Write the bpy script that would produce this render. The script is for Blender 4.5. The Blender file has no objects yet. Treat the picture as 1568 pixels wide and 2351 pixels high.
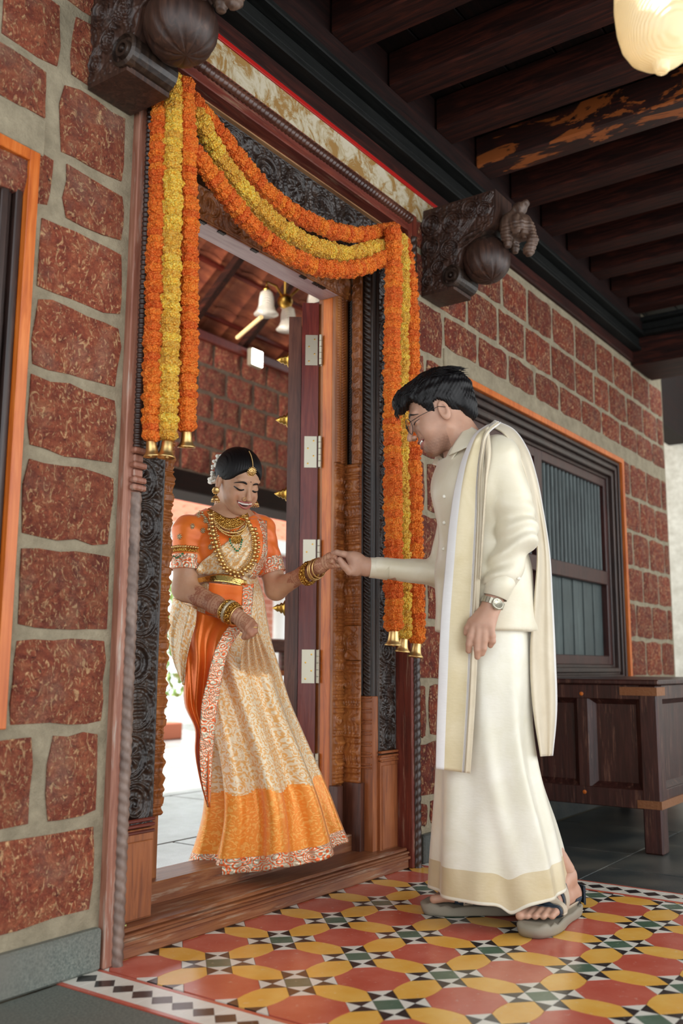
import bpy, math, random
import numpy as np
from mathutils import Matrix, Vector
random.seed(7); rng = np.random.default_rng(7)
scene = bpy.context.scene
COL = scene.collection
pi = math.pi

# ------------------------------------------------------------------ camera
F = 2183.75; PITCH, ROLL, YAW = math.radians(9.16429), math.radians(-0.32355), math.radians(-54.73184)
CAM = np.array([-1.87884, -1.69589, 0.73157])
def _rot():
    cx, sx, cy, sy, cz, sz = math.cos(PITCH), math.sin(PITCH), math.cos(ROLL), math.sin(ROLL), math.cos(YAW), math.sin(YAW)
    Rz = np.array([[cz, -sz, 0], [sz, cz, 0], [0, 0, 1]]); Rx = np.array([[1, 0, 0], [0, cx, -sx], [0, sx, cx]])
    Ry = np.array([[cy, 0, sy], [0, 1, 0], [-sy, 0, cy]])
    return Rz @ Rx @ Ry
MR = _rot()
def ray(u, v): return MR @ np.array([(u - 784) / F, 1, -(v - 1175.5) / F])
def P(u, v, d): return CAM + ray(u, v) * d            # point at forward distance d
def PY(u, v, y): r = ray(u, v); return CAM + r * ((y - CAM[1]) / r[1])
def PZ(u, v, z): r = ray(u, v); return CAM + r * ((z - CAM[2]) / r[2])
RT = np.array([math.cos(YAW), math.sin(YAW), 0.0])    # screen-right direction, level
FW = np.array([-math.sin(YAW), math.cos(YAW), 0.0])   # away from the lens, level
UP = np.array([0, 0, 1.0])
cd = bpy.data.cameras.new('camera'); cam = bpy.data.objects.new('camera', cd); COL.objects.link(cam)
cd.sensor_fit = 'VERTICAL'; cd.sensor_height = 36.0; cd.lens = F / 2351 * 36.0; cd.clip_start = 0.05; cd.clip_end = 200
m = Matrix(((MR[0][0], MR[0][2], -MR[0][1], CAM[0]), (MR[1][0], MR[1][2], -MR[1][1], CAM[1]), (MR[2][0], MR[2][2], -MR[2][1], CAM[2]), (0, 0, 0, 1)))
cam.matrix_world = m
cd.dof.use_dof = True; cd.dof.focus_distance = 2.98; cd.dof.aperture_fstop = 2.6
scene.camera = cam

# ------------------------------------------------------------------ world, lights, exposure
w = bpy.data.worlds.new('world'); scene.world = w; w.use_nodes = True
wn = w.node_tree.nodes; wl = w.node_tree.links; wn.clear()
bg = wn.new('ShaderNodeBackground'); wo = wn.new('ShaderNodeOutputWorld')
bg.inputs[0].default_value = (0.93, 0.97, 1.0, 1); bg.inputs[1].default_value = 2.5
wl.new(bg.outputs[0], wo.inputs[0])
sun = bpy.data.lights.new('sun', 'SUN'); sun.energy = 9.0; sun.angle = math.radians(2); sun.color = (1, .95, .86)
so = bpy.data.objects.new('sun', sun); COL.objects.link(so)
so.rotation_euler = Vector((0.25, -0.62, -1.0)).to_track_quat('-Z', 'Y').to_euler()
def area(name, loc, tgt, sx, sy, e, col=(1, 1, 1)):
    l = bpy.data.lights.new(name, 'AREA'); l.shape = 'RECTANGLE'; l.size = sx; l.size_y = sy; l.energy = e; l.color = col
    o = bpy.data.objects.new(name, l); COL.objects.link(o); o.location = loc
    o.rotation_euler = (Vector(tgt) - Vector(loc)).to_track_quat('-Z', 'Y').to_euler(); return o
area('open_side_fill', (2.2, -5.2, 2.4), (0.9, 0, 1.1), 4.2, 2.4, 75, (1.0, .97, .93))  # added softbox, stands in for daylight from the open side
area('inner_room_fill', (-1.6, 2.3, 2.7), (3.5, 3.1, 3.2), 1.6, 1.6, 130, (1.0, .88, .74)).data.spread = math.radians(85)  # added fill without a fixture, brightens the inner wall and roof
scene.view_settings.view_transform = 'Standard'; scene.view_settings.look = 'None'
scene.view_settings.gamma = 1.0; scene.view_settings.use_curve_mapping = False
scene.view_settings.exposure = 0.0

# ------------------------------------------------------------------ materials
def C(h):
    h = h.lstrip('#'); c = [int(h[i:i + 2], 16) / 255 for i in (0, 2, 4)]
    return tuple(((x / 12.92) if x <= .04045 else ((x + .055) / 1.055) ** 2.4) for x in c) + (1,)
class NT:
    def __init__(s, name, rough=.5, metal=0.0, spec=None):
        s.m = bpy.data.materials.new(name); s.m.use_nodes = True; s.t = s.m.node_tree
        s.b = s.t.nodes['Principled BSDF']; s.b.inputs['Roughness'].default_value = rough; s.b.inputs['Metallic'].default_value = metal
        if spec is not None: s.b.inputs['Specular IOR Level'].default_value = spec
    def n(s, t, **k):
        x = s.t.nodes.new(t)
        for a, b in k.items(): setattr(x, a, b)
        return x
    def l(s, a, b): s.t.links.new(a, b)
    def coord(s, scale=(1, 1, 1), kind='Object', rot=(0, 0, 0)):
        tc = s.n('ShaderNodeTexCoord'); mp = s.n('ShaderNodeMapping'); s.l(tc.outputs[kind], mp.inputs[0])
        mp.inputs['Scale'].default_value = scale; mp.inputs['Rotation'].default_value = rot; return mp.outputs[0]
    def noise(s, vec, scale, detail=4, rough=.55, dist=0):
        x = s.n('ShaderNodeTexNoise'); s.l(vec, x.inputs['Vector']); x.inputs['Scale'].default_value = scale
        x.inputs['Detail'].default_value = detail; x.inputs['Roughness'].default_value = rough; x.inputs['Distortion'].default_value = dist; return x.outputs['Fac']
    def vor(s, vec, scale, feat='F1', out='Distance'):
        x = s.n('ShaderNodeTexVoronoi', feature=feat); s.l(vec, x.inputs['Vector']); x.inputs['Scale'].default_value = scale; return x.outputs[out]
    def ramp(s, fac, stops):
        x = s.n('ShaderNodeValToRGB'); s.l(fac, x.inputs[0]); e = x.color_ramp.elements
        while len(e) > 1: e.remove(e[-1])
        e[0].position, e[0].color = stops[0][0], stops[0][1]
        for p_, c_ in stops[1:]: q = e.new(p_); q.color = c_
        return x.outputs[0]
    def mix(s, fac, a, b, mode='MIX'):
        x = s.n('ShaderNodeMix', data_type='RGBA', blend_type=mode)
        if hasattr(fac, 'links'): s.l(fac, x.inputs[0])
        else: x.inputs[0].default_value = fac
        for i, v in ((6, a), (7, b)):
            if hasattr(v, 'links'): s.l(v, x.inputs[i])
            else: x.inputs[i].default_value = v
        return x.outputs[2]
    def math(s, op, a, b=0.0, clamp=False):
        x = s.n('ShaderNodeMath', operation=op); x.use_clamp = clamp
        for i, v in ((0, a), (1, b)):
            if hasattr(v, 'links'): s.l(v, x.inputs[i])
            else: x.inputs[i].default_value = v
        return x.outputs[0]
    def bump(s, h, st=.3, dist=.01):
        x = s.n('ShaderNodeBump'); s.l(h, x.inputs['Height']); x.inputs['Strength'].default_value = st; x.inputs['Distance'].default_value = dist
        s.l(x.outputs[0], s.b.inputs['Normal'])
    def base(s, c):
        if hasattr(c, 'links'): s.l(c, s.b.inputs['Base Color'])
        else: s.b.inputs['Base Color'].default_value = c
        return s
B0 = (0, 0, 0, 1); W1 = (1, 1, 1, 1)
def plain(name, col, rough=.5, metal=0.0):
    t = NT(name, rough, metal); t.base(C(col)); return t.m
def wood(name, c1, c2, c3, axis='z', rough=.45, wear=None, sc=1.0):
    t = NT(name, rough); s = {'z': (14, 14, 1.1), 'x': (1.1, 14, 14), 'y': (14, 1.1, 14)}[axis]
    v = t.coord(tuple(a * sc for a in s)); g = t.noise(v, 4, 6, .6, 1.0); g2 = t.noise(t.coord((1, 1, 1)), 5, 3)
    c = t.ramp(g, [(.3, C(c1)), (.5, C(c2)), (.72, C(c3))])
    c = t.mix(t.ramp(g2, [(.35, B0), (.7, W1)]), c, t.mix(.5, c, C(c1)))
    if wear:
        wv = t.noise(t.coord(tuple(a * .6 for a in s)), 6, 5, .7); c = t.mix(t.ramp(wv, [(.56, B0), (.68, W1)]), c, C(wear))
    t.base(c); t.bump(g, .25, .004); return t.m
M = {}
M['red_wood'] = wood('red_painted_wood', '#4a1c14', '#6d2c1f', '#85402c', 'z', .4, '#8a6a58')
M['red_wood_x'] = wood('red_wood_level', '#4a1c14', '#66291d', '#83402d', 'x', .4, '#80604c')
M['dusty_wood'] = wood('dusty_red_wood', '#7a4838', '#96644f', '#b08470', 'z', .55, '#a8978a')
M['sill_wood'] = wood('worn_sill_wood', '#5d3120', '#84502f', '#9a6a48', 'x', .4, '#9c8672')
M['plank_wood'] = wood('jamb_base_wood', '#6e3b20', '#97572f', '#a8693f', 'z', .42)
M['orange_wood'] = wood('orange_teak', '#a04c10', '#c96a1e', '#d98436', 'z', .35)
M['brown_carved'] = wood('brown_carved_teak', '#5c2e10', '#96582a', '#b8783c', 'z', .4, None, .5)
M['dark_carved'] = wood('black_brown_carved_wood', '#17100c', '#2a1d17', '#4a392e', 'z', .38, None, .7)
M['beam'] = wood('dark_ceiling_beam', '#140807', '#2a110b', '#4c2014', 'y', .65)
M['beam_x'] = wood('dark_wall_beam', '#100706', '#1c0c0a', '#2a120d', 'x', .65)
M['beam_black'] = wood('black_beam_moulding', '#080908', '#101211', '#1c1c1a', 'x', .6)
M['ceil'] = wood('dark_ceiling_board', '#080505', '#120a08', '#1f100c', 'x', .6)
M['door_red'] = wood('door_red_wood', '#4b1714', '#6b241d', '#7e3a2c', 'z', .35)
M['door_brown'] = wood('door_brown_wood', '#3a2018', '#583327', '#6e4636', 'z', .4)
M['win_orange'] = wood('window_orange_trim', '#a2490f', '#c4641c', '#d87d38', 'z', .4)
M['win_dark'] = wood('window_dark_wood', '#1a1210', '#33211c', '#4a322a', 'z', .35)
M['win_red'] = wood('window_red_wood', '#26100e', '#3c1a16', '#502620', 'z', .35)
M['slat_grey'] = wood('grey_shutter_slat', '#2c3434', '#414c4c', '#566261', 'z', .5)
M['chest'] = wood('dark_chest_wood', '#22120f', '#3a1d19', '#4c2a24', 'z', .38, '#6b4a3c')
M['soffit'] = wood('bounce_lit_soffit_wood', '#9c8080', '#b39a9a', '#c2acab', 'x', .35)  # pale plank; its pinkish tone includes light bounced off the floor
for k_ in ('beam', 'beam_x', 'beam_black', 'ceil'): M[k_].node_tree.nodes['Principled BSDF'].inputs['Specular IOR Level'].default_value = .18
M['bracket'] = wood('bracket_brown_wood', '#241611', '#3a251d', '#573a2c', 'z', .45)
def laterite(name, a, b, c, dust=.25):
    t = NT(name, .8); v = t.coord((1, 1, 1)); oi = t.n('ShaderNodeObjectInfo')
    n1 = t.noise(v, 22, 6, .7, .6); n2 = t.noise(v, 75, 4, .7, 1.5); n3 = t.noise(t.coord((1, 1, .6), rot=(0, .6, 0)), 46, 3, .6, 2.5); n4 = t.noise(v, 7, 5, .6)
    col = t.ramp(n1, [(.32, C(a)), (.5, C(b)), (.66, C(c))])
    col = t.mix(t.ramp(n3, [(.55, B0), (.64, W1)]), col, C('#d8a878'))
    col = t.mix(t.ramp(n2, [(.30, W1), (.40, B0)]), col, C('#2e0c08'))
    col = t.mix(t.math('MULTIPLY', t.ramp(n4, [(.5, B0), (.66, W1)]), dust), col, C('#a89a86'))
    hv = t.n('ShaderNodeHueSaturation'); t.l(t.math('ADD', t.math('MULTIPLY', oi.outputs['Random'], .35), .82), hv.inputs['Value']); t.l(col, hv.inputs['Color'])
    t.base(hv.outputs[0])
    h = t.math('ADD', t.math('MULTIPLY', n1, .7), t.math('ADD', n2, t.math('MULTIPLY', n3, .6))); t.bump(h, 1.0, .022); return t.m
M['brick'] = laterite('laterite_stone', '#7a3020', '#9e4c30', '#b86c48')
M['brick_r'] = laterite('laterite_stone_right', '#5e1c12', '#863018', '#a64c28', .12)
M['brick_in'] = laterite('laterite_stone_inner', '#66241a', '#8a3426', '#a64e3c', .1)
def mortar(name, a, b):
    t = NT(name, .9); v = t.coord(); n1 = t.noise(v, 14, 6, .7); n2 = t.noise(v, 140, 3)
    t.base(t.ramp(n1, [(.3, C(a)), (.7, C(b))])); t.bump(t.math('ADD', n1, t.math('MULTIPLY', n2, .5)), .7, .01); return t.m
M['mortar'] = mortar('grey_mortar', '#756a56', '#9a8e76')
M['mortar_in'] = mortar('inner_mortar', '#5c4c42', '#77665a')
M['plaster'] = mortar('cream_plaster', '#b8b6aa', '#dcdcd2')
def granite(name, a, b, rough=.35):
    t = NT(name, rough); v = t.coord(); n1 = t.noise(v, 180, 3, .7); n2 = t.noise(v, 4, 4)
    c = t.ramp(n1, [(.35, C(a)), (.7, C(b))]); t.base(t.mix(t.ramp(n2, [(.4, B0), (.8, W1)]), c, C('#6a675e'))); t.bump(n1, .12, .003); return t.m
M['granite'] = granite('dark_granite', '#22282a', '#4b5252')
M['granite_l'] = granite('grey_granite', '#4c5450', '#7d8278', .55)
M['pale_floor'] = granite('pale_stone_floor', '#9a9c9c', '#b6b8b8', .25)
def tile(name, col, var, rough=.22):
    t = NT(name, rough); v = t.coord(); n1 = t.noise(v, 9, 4); n2 = t.noise(v, 60, 4)
    c = t.mix(t.ramp(n1, [(.35, B0), (.7, W1)]), C(col), C(var)); c = t.mix(t.ramp(n2, [(.62, B0), (.78, W1)]), c, t.mix(.3, c, C('#e8e0d0')))
    t.base(c); t.bump(n2, .04, .002); return t.m
M['t_red'] = tile('red_cement_tile', '#bc5644', '#ca6c5a'); M['t_yel'] = tile('yellow_cement_tile', '#e4aa46', '#ecbc62')
M['t_grn'] = tile('green_cement_tile', '#46644f', '#627868'); M['t_wht'] = tile('white_cement_tile', '#dcd8cc', '#e8e4da')
M['t_blk'] = tile('black_cement_tile', '#211f20', '#3a3434'); M['grout'] = mortar('tile_grout', '#5e5648', '#7c7462')

# ------------------------------------------------------------------ object helpers
def mk(name, V, Fc, mat, parent=None, smooth=False, uv=None, mi=None, cols=None, loc=None, kind=None):
    V = np.asarray(V, float).reshape(-1, 3)
    if loc is None:
        if parent is not None: loc = np.zeros(3)
        else: loc = np.array([(V[:, 0].min() + V[:, 0].max()) / 2, (V[:, 1].min() + V[:, 1].max()) / 2, V[:, 2].min()])
    else: loc = np.asarray(loc, float)
    off = loc.copy(); p_ = parent
    while p_ is not None: off = off + np.array(p_.location); p_ = p_.parent
    me = bpy.data.meshes.new(name)
    if isinstance(Fc, np.ndarray):
        n = len(Fc); k = Fc.shape[1]; me.vertices.add(len(V)); me.vertices.foreach_set('co', (V - off).ravel())
        me.loops.add(n * k); me.loops.foreach_set('vertex_index', Fc.astype(np.int32).ravel()); me.polygons.add(n)
        me.polygons.foreach_set('loop_start', np.arange(0, n * k, k, dtype=np.int32)); me.update(calc_edges=True)
    else: me.from_pydata([tuple(x) for x in (V - off)], [], [tuple(int(i) for i in f) for f in Fc])
    mats = mat if isinstance(mat, (list, tuple)) else [mat]
    for q in mats: me.materials.append(q)
    if mi is not None: me.polygons.foreach_set('material_index', np.asarray(mi, np.int32))
    if smooth: me.polygons.foreach_set('use_smooth', np.ones(len(me.polygons), bool))
    if uv is not None:
        ul = me.uv_layers.new(name='UVMap'); li = np.empty(len(me.loops), np.int32); me.loops.foreach_get('vertex_index', li)
        ul.data.foreach_set('uv', np.asarray(uv, float)[li].ravel())
    if cols is not None:
        a = me.color_attributes.new('Col', 'FLOAT_COLOR', 'POINT'); c4 = np.ones((len(V), 4)); c4[:, :3] = cols; a.data.foreach_set('color', c4.ravel())
    me.validate(); me.update()
    o = bpy.data.objects.new(name, me); COL.objects.link(o); o.location = loc
    if parent is not None: o.parent = parent
    if kind: o['kind'] = kind
    return o
def empty(name, loc, label=None, cat=None, group=None, kind=None, parent=None):
    o = bpy.data.objects.new(name, None); COL.objects.link(o); o.location = loc; o.empty_display_size = .05
    if parent is not None: o.parent = parent
    if kind: o['kind'] = kind
    if label: tag(o, label, cat, group)
    return o
def tag(o, label, cat, group=None):
    o['label'] = label
    if cat: o['category'] = cat
    if group: o['group'] = group
    return o
class MB:
    def __init__(s): s.v = []; s.f = []; s.n = 0
    def add(s, V, Fc):
        V = np.asarray(V, float).reshape(-1, 3); s.v.append(V); s.f += [tuple(int(i) + s.n for i in f) for f in Fc]; s.n += len(V); return s
    def box(s, x0, x1, y0, y1, z0, z1, bev=0.0):
        if bev <= 0:
            V = [(x, y, z) for x in (x0, x1) for y in (y0, y1) for z in (z0, z1)]
            return s.add(V, [(0, 1, 3, 2), (4, 6, 7, 5), (0, 4, 5, 1), (2, 3, 7, 6), (0, 2, 6, 4), (1, 5, 7, 3)])
        b = min(bev, abs(x1 - x0) / 2.2, abs(y1 - y0) / 2.2, abs(z1 - z0) / 2.2); V = []; idx = {}
        X = (x0, x1); Y = (y0, y1); Z = (z0, z1)
        for i in (0, 1):
            for j in (0, 1):
                for k in (0, 1):
                    sx, sy, sz = (1 - 2 * i) * b, (1 - 2 * j) * b, (1 - 2 * k) * b
                    idx[i, j, k, 0] = len(V); V.append((X[i], Y[j] + sy, Z[k] + sz))
                    idx[i, j, k, 1] = len(V); V.append((X[i] + sx, Y[j], Z[k] + sz))
                    idx[i, j, k, 2] = len(V); V.append((X[i] + sx, Y[j] + sy, Z[k]))
        f = []
        g = lambda i, j, k, a: idx[i, j, k, a]
        for i in (0, 1): f.append((g(i, 0, 0, 0), g(i, 1, 0, 0), g(i, 1, 1, 0), g(i, 0, 1, 0)))
        for j in (0, 1): f.append((g(0, j, 0, 1), g(1, j, 0, 1), g(1, j, 1, 1), g(0, j, 1, 1)))
        for k in (0, 1): f.append((g(0, 0, k, 2), g(1, 0, k, 2), g(1, 1, k, 2), g(0, 1, k, 2)))
        for j in (0, 1):
            for k in (0, 1): f.append((g(0, j, k, 1), g(1, j, k, 1), g(1, j, k, 2), g(0, j, k, 2)))
        for i in (0, 1):
            for k in (0, 1): f.append((g(i, 0, k, 0), g(i, 1, k, 0), g(i, 1, k, 2), g(i, 0, k, 2)))
        for i in (0, 1):
            for j in (0, 1): f.append((g(i, j, 0, 0), g(i, j, 1, 0), g(i, j, 1, 1), g(i, j, 0, 1)))
        for i in (0, 1):
            for j in (0, 1):
                for k in (0, 1): f.append((g(i, j, k, 0), g(i, j, k, 1), g(i, j, k, 2)))
        return s.add(V, f)
    def tube(s, pts, rad, n=10, cap=True):
        pts = [np.asarray(q, float) for q in pts]; m_ = len(pts)
        rad = [rad] * m_ if np.isscalar(rad) else list(rad); V = []; ref = None
        for i in range(m_):
            t = pts[min(i + 1, m_ - 1)] - pts[max(i - 1, 0)]; t = t / (np.linalg.norm(t) + 1e-9)
            if ref is None: ref = np.array([0, 0, 1.0]) if abs(t[2]) < .9 else np.array([1.0, 0, 0])
            a = ref - t * (ref @ t); a /= np.linalg.norm(a) + 1e-9; b = np.cross(t, a); ref = a
            for k in range(n):
                th = 2 * pi * k / n; V.append(pts[i] + rad[i] * (a * math.cos(th) + b * math.sin(th)))
        f = [(i * n + k, i * n + (k + 1) % n, (i + 1) * n + (k + 1) % n, (i + 1) * n + k) for i in range(m_ - 1) for k in range(n)]
        if cap: f += [tuple(range(n))[::-1], tuple((m_ - 1) * n + k for k in range(n))]
        return s.add(V, f)
    def lathe(s, prof, c=(0, 0, 0), ax=(0, 0, 1), n=20):
        ax = np.asarray(ax, float); ax = ax / np.linalg.norm(ax); r = np.array([1, 0, 0]) if abs(ax[0]) < .9 else np.array([0, 1, 0])
        a = r - ax * (r @ ax); a /= np.linalg.norm(a); b = np.cross(ax, a); c = np.asarray(c, float)
        V = [c + ax * z + rr * (a * math.cos(2 * pi * k / n) + b * math.sin(2 * pi * k / n)) for rr, z in prof for k in range(n)]; m_ = len(prof)
        f = [(i * n + k, i * n + (k + 1) % n, (i + 1) * n + (k + 1) % n, (i + 1) * n + k) for i in range(m_ - 1) for k in range(n)]
        f += [tuple(range(n))[::-1], tuple((m_ - 1) * n + k for k in range(n))]
        return s.add(V, f)
    def ball(s, c, r, n=8, m_=6, sc=(1, 1, 1)):
        prof = [(math.sin(pi * i / m_) * r + 1e-5, -math.cos(pi * i / m_) * r) for i in range(m_ + 1)]; c = np.asarray(c, float)
        V = [c + np.array([a * math.cos(2 * pi * k / n) * sc[0], a * math.sin(2 * pi * k / n) * sc[1], z * sc[2]]) for a, z in prof for k in range(n)]
        f = [(i * n + k, i * n + (k + 1) % n, (i + 1) * n + (k + 1) % n, (i + 1) * n + k) for i in range(m_) for k in range(n)]
        return s.add(V, f)
    def prism(s, poly, z0, z1, bev=0.0):
        poly = np.asarray(poly, float); n = len(poly); c = poly.mean(0)
        top = c + (poly - c) * (1 - bev) if bev else poly
        V = [(*q, z0) for q in poly] + [(*q, z1) for q in top]
        return s.add(V, [tuple(range(n))[::-1], tuple(range(n, 2 * n))] + [(i, (i + 1) % n, n + (i + 1) % n, n + i) for i in range(n)])
    def go(s, name, mat, parent=None, smooth=False, kind=None, loc=None):
        return mk(name, np.concatenate(s.v), s.f, mat, parent, smooth, kind=kind, loc=loc)
def grid_faces(nu, nv, wrap=False):
    i = np.arange(nv - 1)[:, None]; j = np.arange(nu if wrap else nu - 1)[None, :]
    a = i * nu + j; b = i * nu + (j + 1) % nu; return np.stack([a, b, b + nu, a + nu], -1).reshape(-1, 4)
def relief(name, o, ud, vd, nd, W, H, nu, nv, fn, mat, parent=None, back=.01):
    """carved surface: height field fn(u, v) in metres over a W x H rectangle, with rim turned back"""
    o, ud, vd, nd = [np.asarray(q, float) for q in (o, ud, vd, nd)]
    u = np.linspace(0, W, nu); v = np.linspace(0, H, nv); U, Vv = np.meshgrid(u, v); h = fn(U, Vv)
    h = h.copy(); h[0, :] = h[-1, :] = -back; h[:, 0] = h[:, -1] = -back
    pts = o + U[..., None] * ud + Vv[..., None] * vd + h[..., None] * nd
    fc = grid_faces(nu, nv)
    if np.dot(np.cross(ud, vd), nd) < 0: fc = fc[:, ::-1]
    return mk(name, pts.reshape(-1, 3), fc, mat, parent, True)
def vnoise(x, y, s=1.0, seed=0):
    """cheap smooth 2-D value noise in -1..1"""
    r = np.random.default_rng(seed); T = r.random((64, 64)) * 2 - 1; x = np.asarray(x) * s; y = np.asarray(y) * s
    xi = np.floor(x).astype(int); yi = np.floor(y).astype(int); fx = x - xi; fy = y - yi; fx = fx * fx * (3 - 2 * fx); fy = fy * fy * (3 - 2 * fy)
    g = lambda a, b: T[a % 64, b % 64]
    return (g(xi, yi) * (1 - fx) + g(xi + 1, yi) * fx) * (1 - fy) + (g(xi, yi + 1) * (1 - fx) + g(xi + 1, yi + 1) * fx) * fy

# ================================================================== SETTING
WY = 0.205   # mortar face of the brick wall; stones stand a little proud
def wall_rects(x0, x1, z0, z1, holes):
    xs = sorted({x0, x1, *[h[0] for h in holes], *[h[1] for h in holes]}); zs = sorted({z0, z1, *[h[2] for h in holes], *[h[3] for h in holes]})
    xs = [x for x in xs if x0 <= x <= x1]; zs = [z for z in zs if z0 <= z <= z1]; out = []
    for a, b in zip(xs, xs[1:]):
        run = None
        for c, d in zip(zs, zs[1:]):
            hit = any(h[0] <= (a + b) / 2 <= h[1] and h[2] <= (c + d) / 2 <= h[3] for h in holes)
            if not hit: run = (run[0], d) if run else (c, d)
            else:
                if run: out.append((a, b, *run)); run = None
        if run: out.append((a, b, *run))
    return out
LWX = (-1.75, -0.52); LWZ = (0.585, 1.985); RWX = (1.565, 3.78); RWZ = (0.60, 1.99); DX = (-0.205, 1.31); DZ = 2.57
holes = [(LWX[0], LWX[1], *LWZ), (RWX[0], RWX[1], *RWZ), (DX[0], DX[1], 0, DZ)]
wall = empty('wall_front', (1.4, WY, 0), kind='structure')
b = MB()
for r in wall_rects(-2.6, 4.71, 0, 3.25, holes): b.box(r[0], r[1], WY + .004, WY + .20, r[2], r[3])
b.go('mortar', M['mortar'], wall)
def stone(x0, x1, z0, z1, y, mat, parent, proud=.010, depth=.05, name='brick', rough=.006):
    nx = max(3, int((x1 - x0) / .05)); nz = max(3, int((z1 - z0) / .05)); nx = min(nx, 6); nz = min(nz, 5)
    V = []; 
    for j in range(nz + 1):
        for i in range(nx + 1):
            edge = (i in (0, nx)) or (j in (0, nz))
            x = x0 + (x1 - x0) * i / nx + (rng.uniform(-rough, rough)); z = z0 + (z1 - z0) * j / nz + (rng.uniform(-rough, rough))
            if i in (0, nx) and j in (0, nz): x += (.005 if i == 0 else -.005); z += (.004 if j == 0 else -.004)
            V.append((x, y - (0 if edge else proud * .8 + rng.uniform(-.004, .004)) + (rng.uniform(-.002, .003) if edge else 0), z))
    n1 = (nx + 1) * (nz + 1); rim = [i for i in range(nx + 1)] + [j * (nx + 1) + nx for j in range(1, nz + 1)] + [nz * (nx + 1) + i for i in range(nx - 1, -1, -1)] + [j * (nx + 1) for j in range(nz - 1, 0, -1)]
    V += [(V[i][0], y + depth, V[i][2]) for i in rim]; f = []
    for j in range(nz):
        for i in range(nx): a = j * (nx + 1) + i; f.append((a, a + 1, a + nx + 2, a + nx + 1))
    k = len(rim)
    for q in range(k): f.append((rim[(q + 1) % k], rim[q], n1 + q, n1 + (q + 1) % k))
    return mk(name, V, f, mat, parent, False)
zL = [.125, .353, .575, .803, 1.02, 1.232, 1.44, 1.64, 1.85, 2.02, 2.24, 2.45, 2.66, 2.88]
g = .014
for k, (z0, z1) in enumerate(zip(zL, zL[1:])):
    if z0 > .57 and z1 < 2.0: segs = [(-.497, -.226)]
    elif k == 0: segs = [(-.95, -.53), (-.50, -.240)]; segs = [(-1.35, -.90), (-.86, -.235)]
    elif k == 1: segs = [(-1.3, -.86), (-.82, -.43), (-.385, -.235)]
    elif k % 2: segs = [(-1.5, -1.2), (-1.16, -.86), (-.82, -.50), (-.455, -.238)]
    else: segs = [(-1.35, -1.02), (-.98, -.68), (-.64, -.47), (-.43, -.235)]
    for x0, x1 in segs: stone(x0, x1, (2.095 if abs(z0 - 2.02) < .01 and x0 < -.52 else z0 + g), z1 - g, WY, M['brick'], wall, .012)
zR = [.12, .23, .45, .67, .90, 1.12, 1.34, 1.56, 1.78, 2.004, 2.236, 2.44, 2.655]
g = .013
for k, (z0, z1) in enumerate(zip(zR, zR[1:])):
    if k == 11: xs = [1.32, 1.55, 1.85, 2.15, 2.443, 2.762, 3.082, 3.415, 3.714, 4.069, 4.413, 4.70]
    elif k == 10: xs = [1.32, 1.47, 1.779, 2.094, 2.401, 2.73, 3.068, 3.36, 3.614, 3.93, 4.25, 4.55, 4.70]
    else:
        o_ = (k % 2) * .16; xs = [1.32] + [x for x in np.arange(1.40 + o_, 4.6, .318)] + [4.70]
    for x0, x1 in zip(xs, xs[1:]):
        x0 = x0 + g; x1 = x1 - g
        if z0 < 1.99 and z1 > .60:
            lo, hi = RWX[0] - .012, RWX[1] + .012
            if x0 >= lo and x1 <= hi: continue
            if x0 < lo < x1: x1 = lo
            if x0 < hi < x1: x0 = hi
        if x1 - x0 < .04: continue
        zz1 = z1 - g
        if abs(z0 - 2.004) < .01 and x1 > 1.56 and x0 < 3.8: z0 = 2.072
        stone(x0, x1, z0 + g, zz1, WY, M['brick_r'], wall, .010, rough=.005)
# concrete lintel bands over the windows
mk_l = MB().box(1.56, 3.80, WY - .004, WY + .05, 1.995, 2.075, .004).go('lintel', M['mortar'], wall)
MB().box(-1.8, -.50, WY - .006, WY + .05, 1.99, 2.09, .004).go('lintel', M['mortar'], wall)
# plinths
MB().box(-1.6, -.212, WY - .018, WY + .03, 0, .098, .006).go('baseboard_left', M['granite_l'], None, kind='structure')
MB().box(1.335, 4.70, WY - .018, WY + .03, 0, .105, .006).go('baseboard_right', M['granite'], None, kind='structure')
# cream and red strip over the door
t = NT('flaking_cream_paint', .8); v = t.coord(); n1 = t.noise(v, 13, 6, .75, .8)
t.base(t.ramp(n1, [(.42, C('#b9ae97')), (.5, C('#a59574')), (.56, C('#8f6a34'))])); t.bump(n1, .6, .008); M['flake'] = t.m
st = MB(); st.box(-.25, 1.50, WY - .012, WY + .02, 2.565, 2.672, .002).go('trim_1', M['flake'], None, kind='structure')
MB().box(-.25, 1.52, WY - .016, WY + .02, 2.672, 2.70, .002).go('trim_2', plain('red_paint', '#a3140e', .4), None, kind='structure')

# far cream wall on the right and its lit stretch
b = MB(); b.box(6.2, 6.4, -3.6, 4.0, 0, 3.9).go('wall_right', M['plaster'], None, kind='structure')

# ---------------- ceiling of the veranda
M['fascia'] = wood('dark_red_fascia', '#1c0b08', '#2e120d', '#451d15', 'x', .6); M['fascia'].node_tree.nodes['Principled BSDF'].inputs['Specular IOR Level'].default_value = .2
wb = empty('wall_beam', (1.2, .15, 2.66), 'dark moulded timber beam running along the top of the red stone wall', 'beam')
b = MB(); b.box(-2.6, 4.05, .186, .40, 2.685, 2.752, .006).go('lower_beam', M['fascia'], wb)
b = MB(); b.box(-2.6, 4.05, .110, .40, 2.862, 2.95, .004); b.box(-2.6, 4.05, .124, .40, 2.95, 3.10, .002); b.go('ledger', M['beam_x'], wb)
b = MB(); b.box(-2.6, 4.05, .130, .40, 2.752, 2.775, .004); b.box(-2.6, 4.05, .140, .40, 2.775, 2.838, .012); b.box(-2.6, 4.05, .098, .40, 2.838, 2.862, .004); b.go('black_moulding', M['beam_black'], wb)
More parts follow.
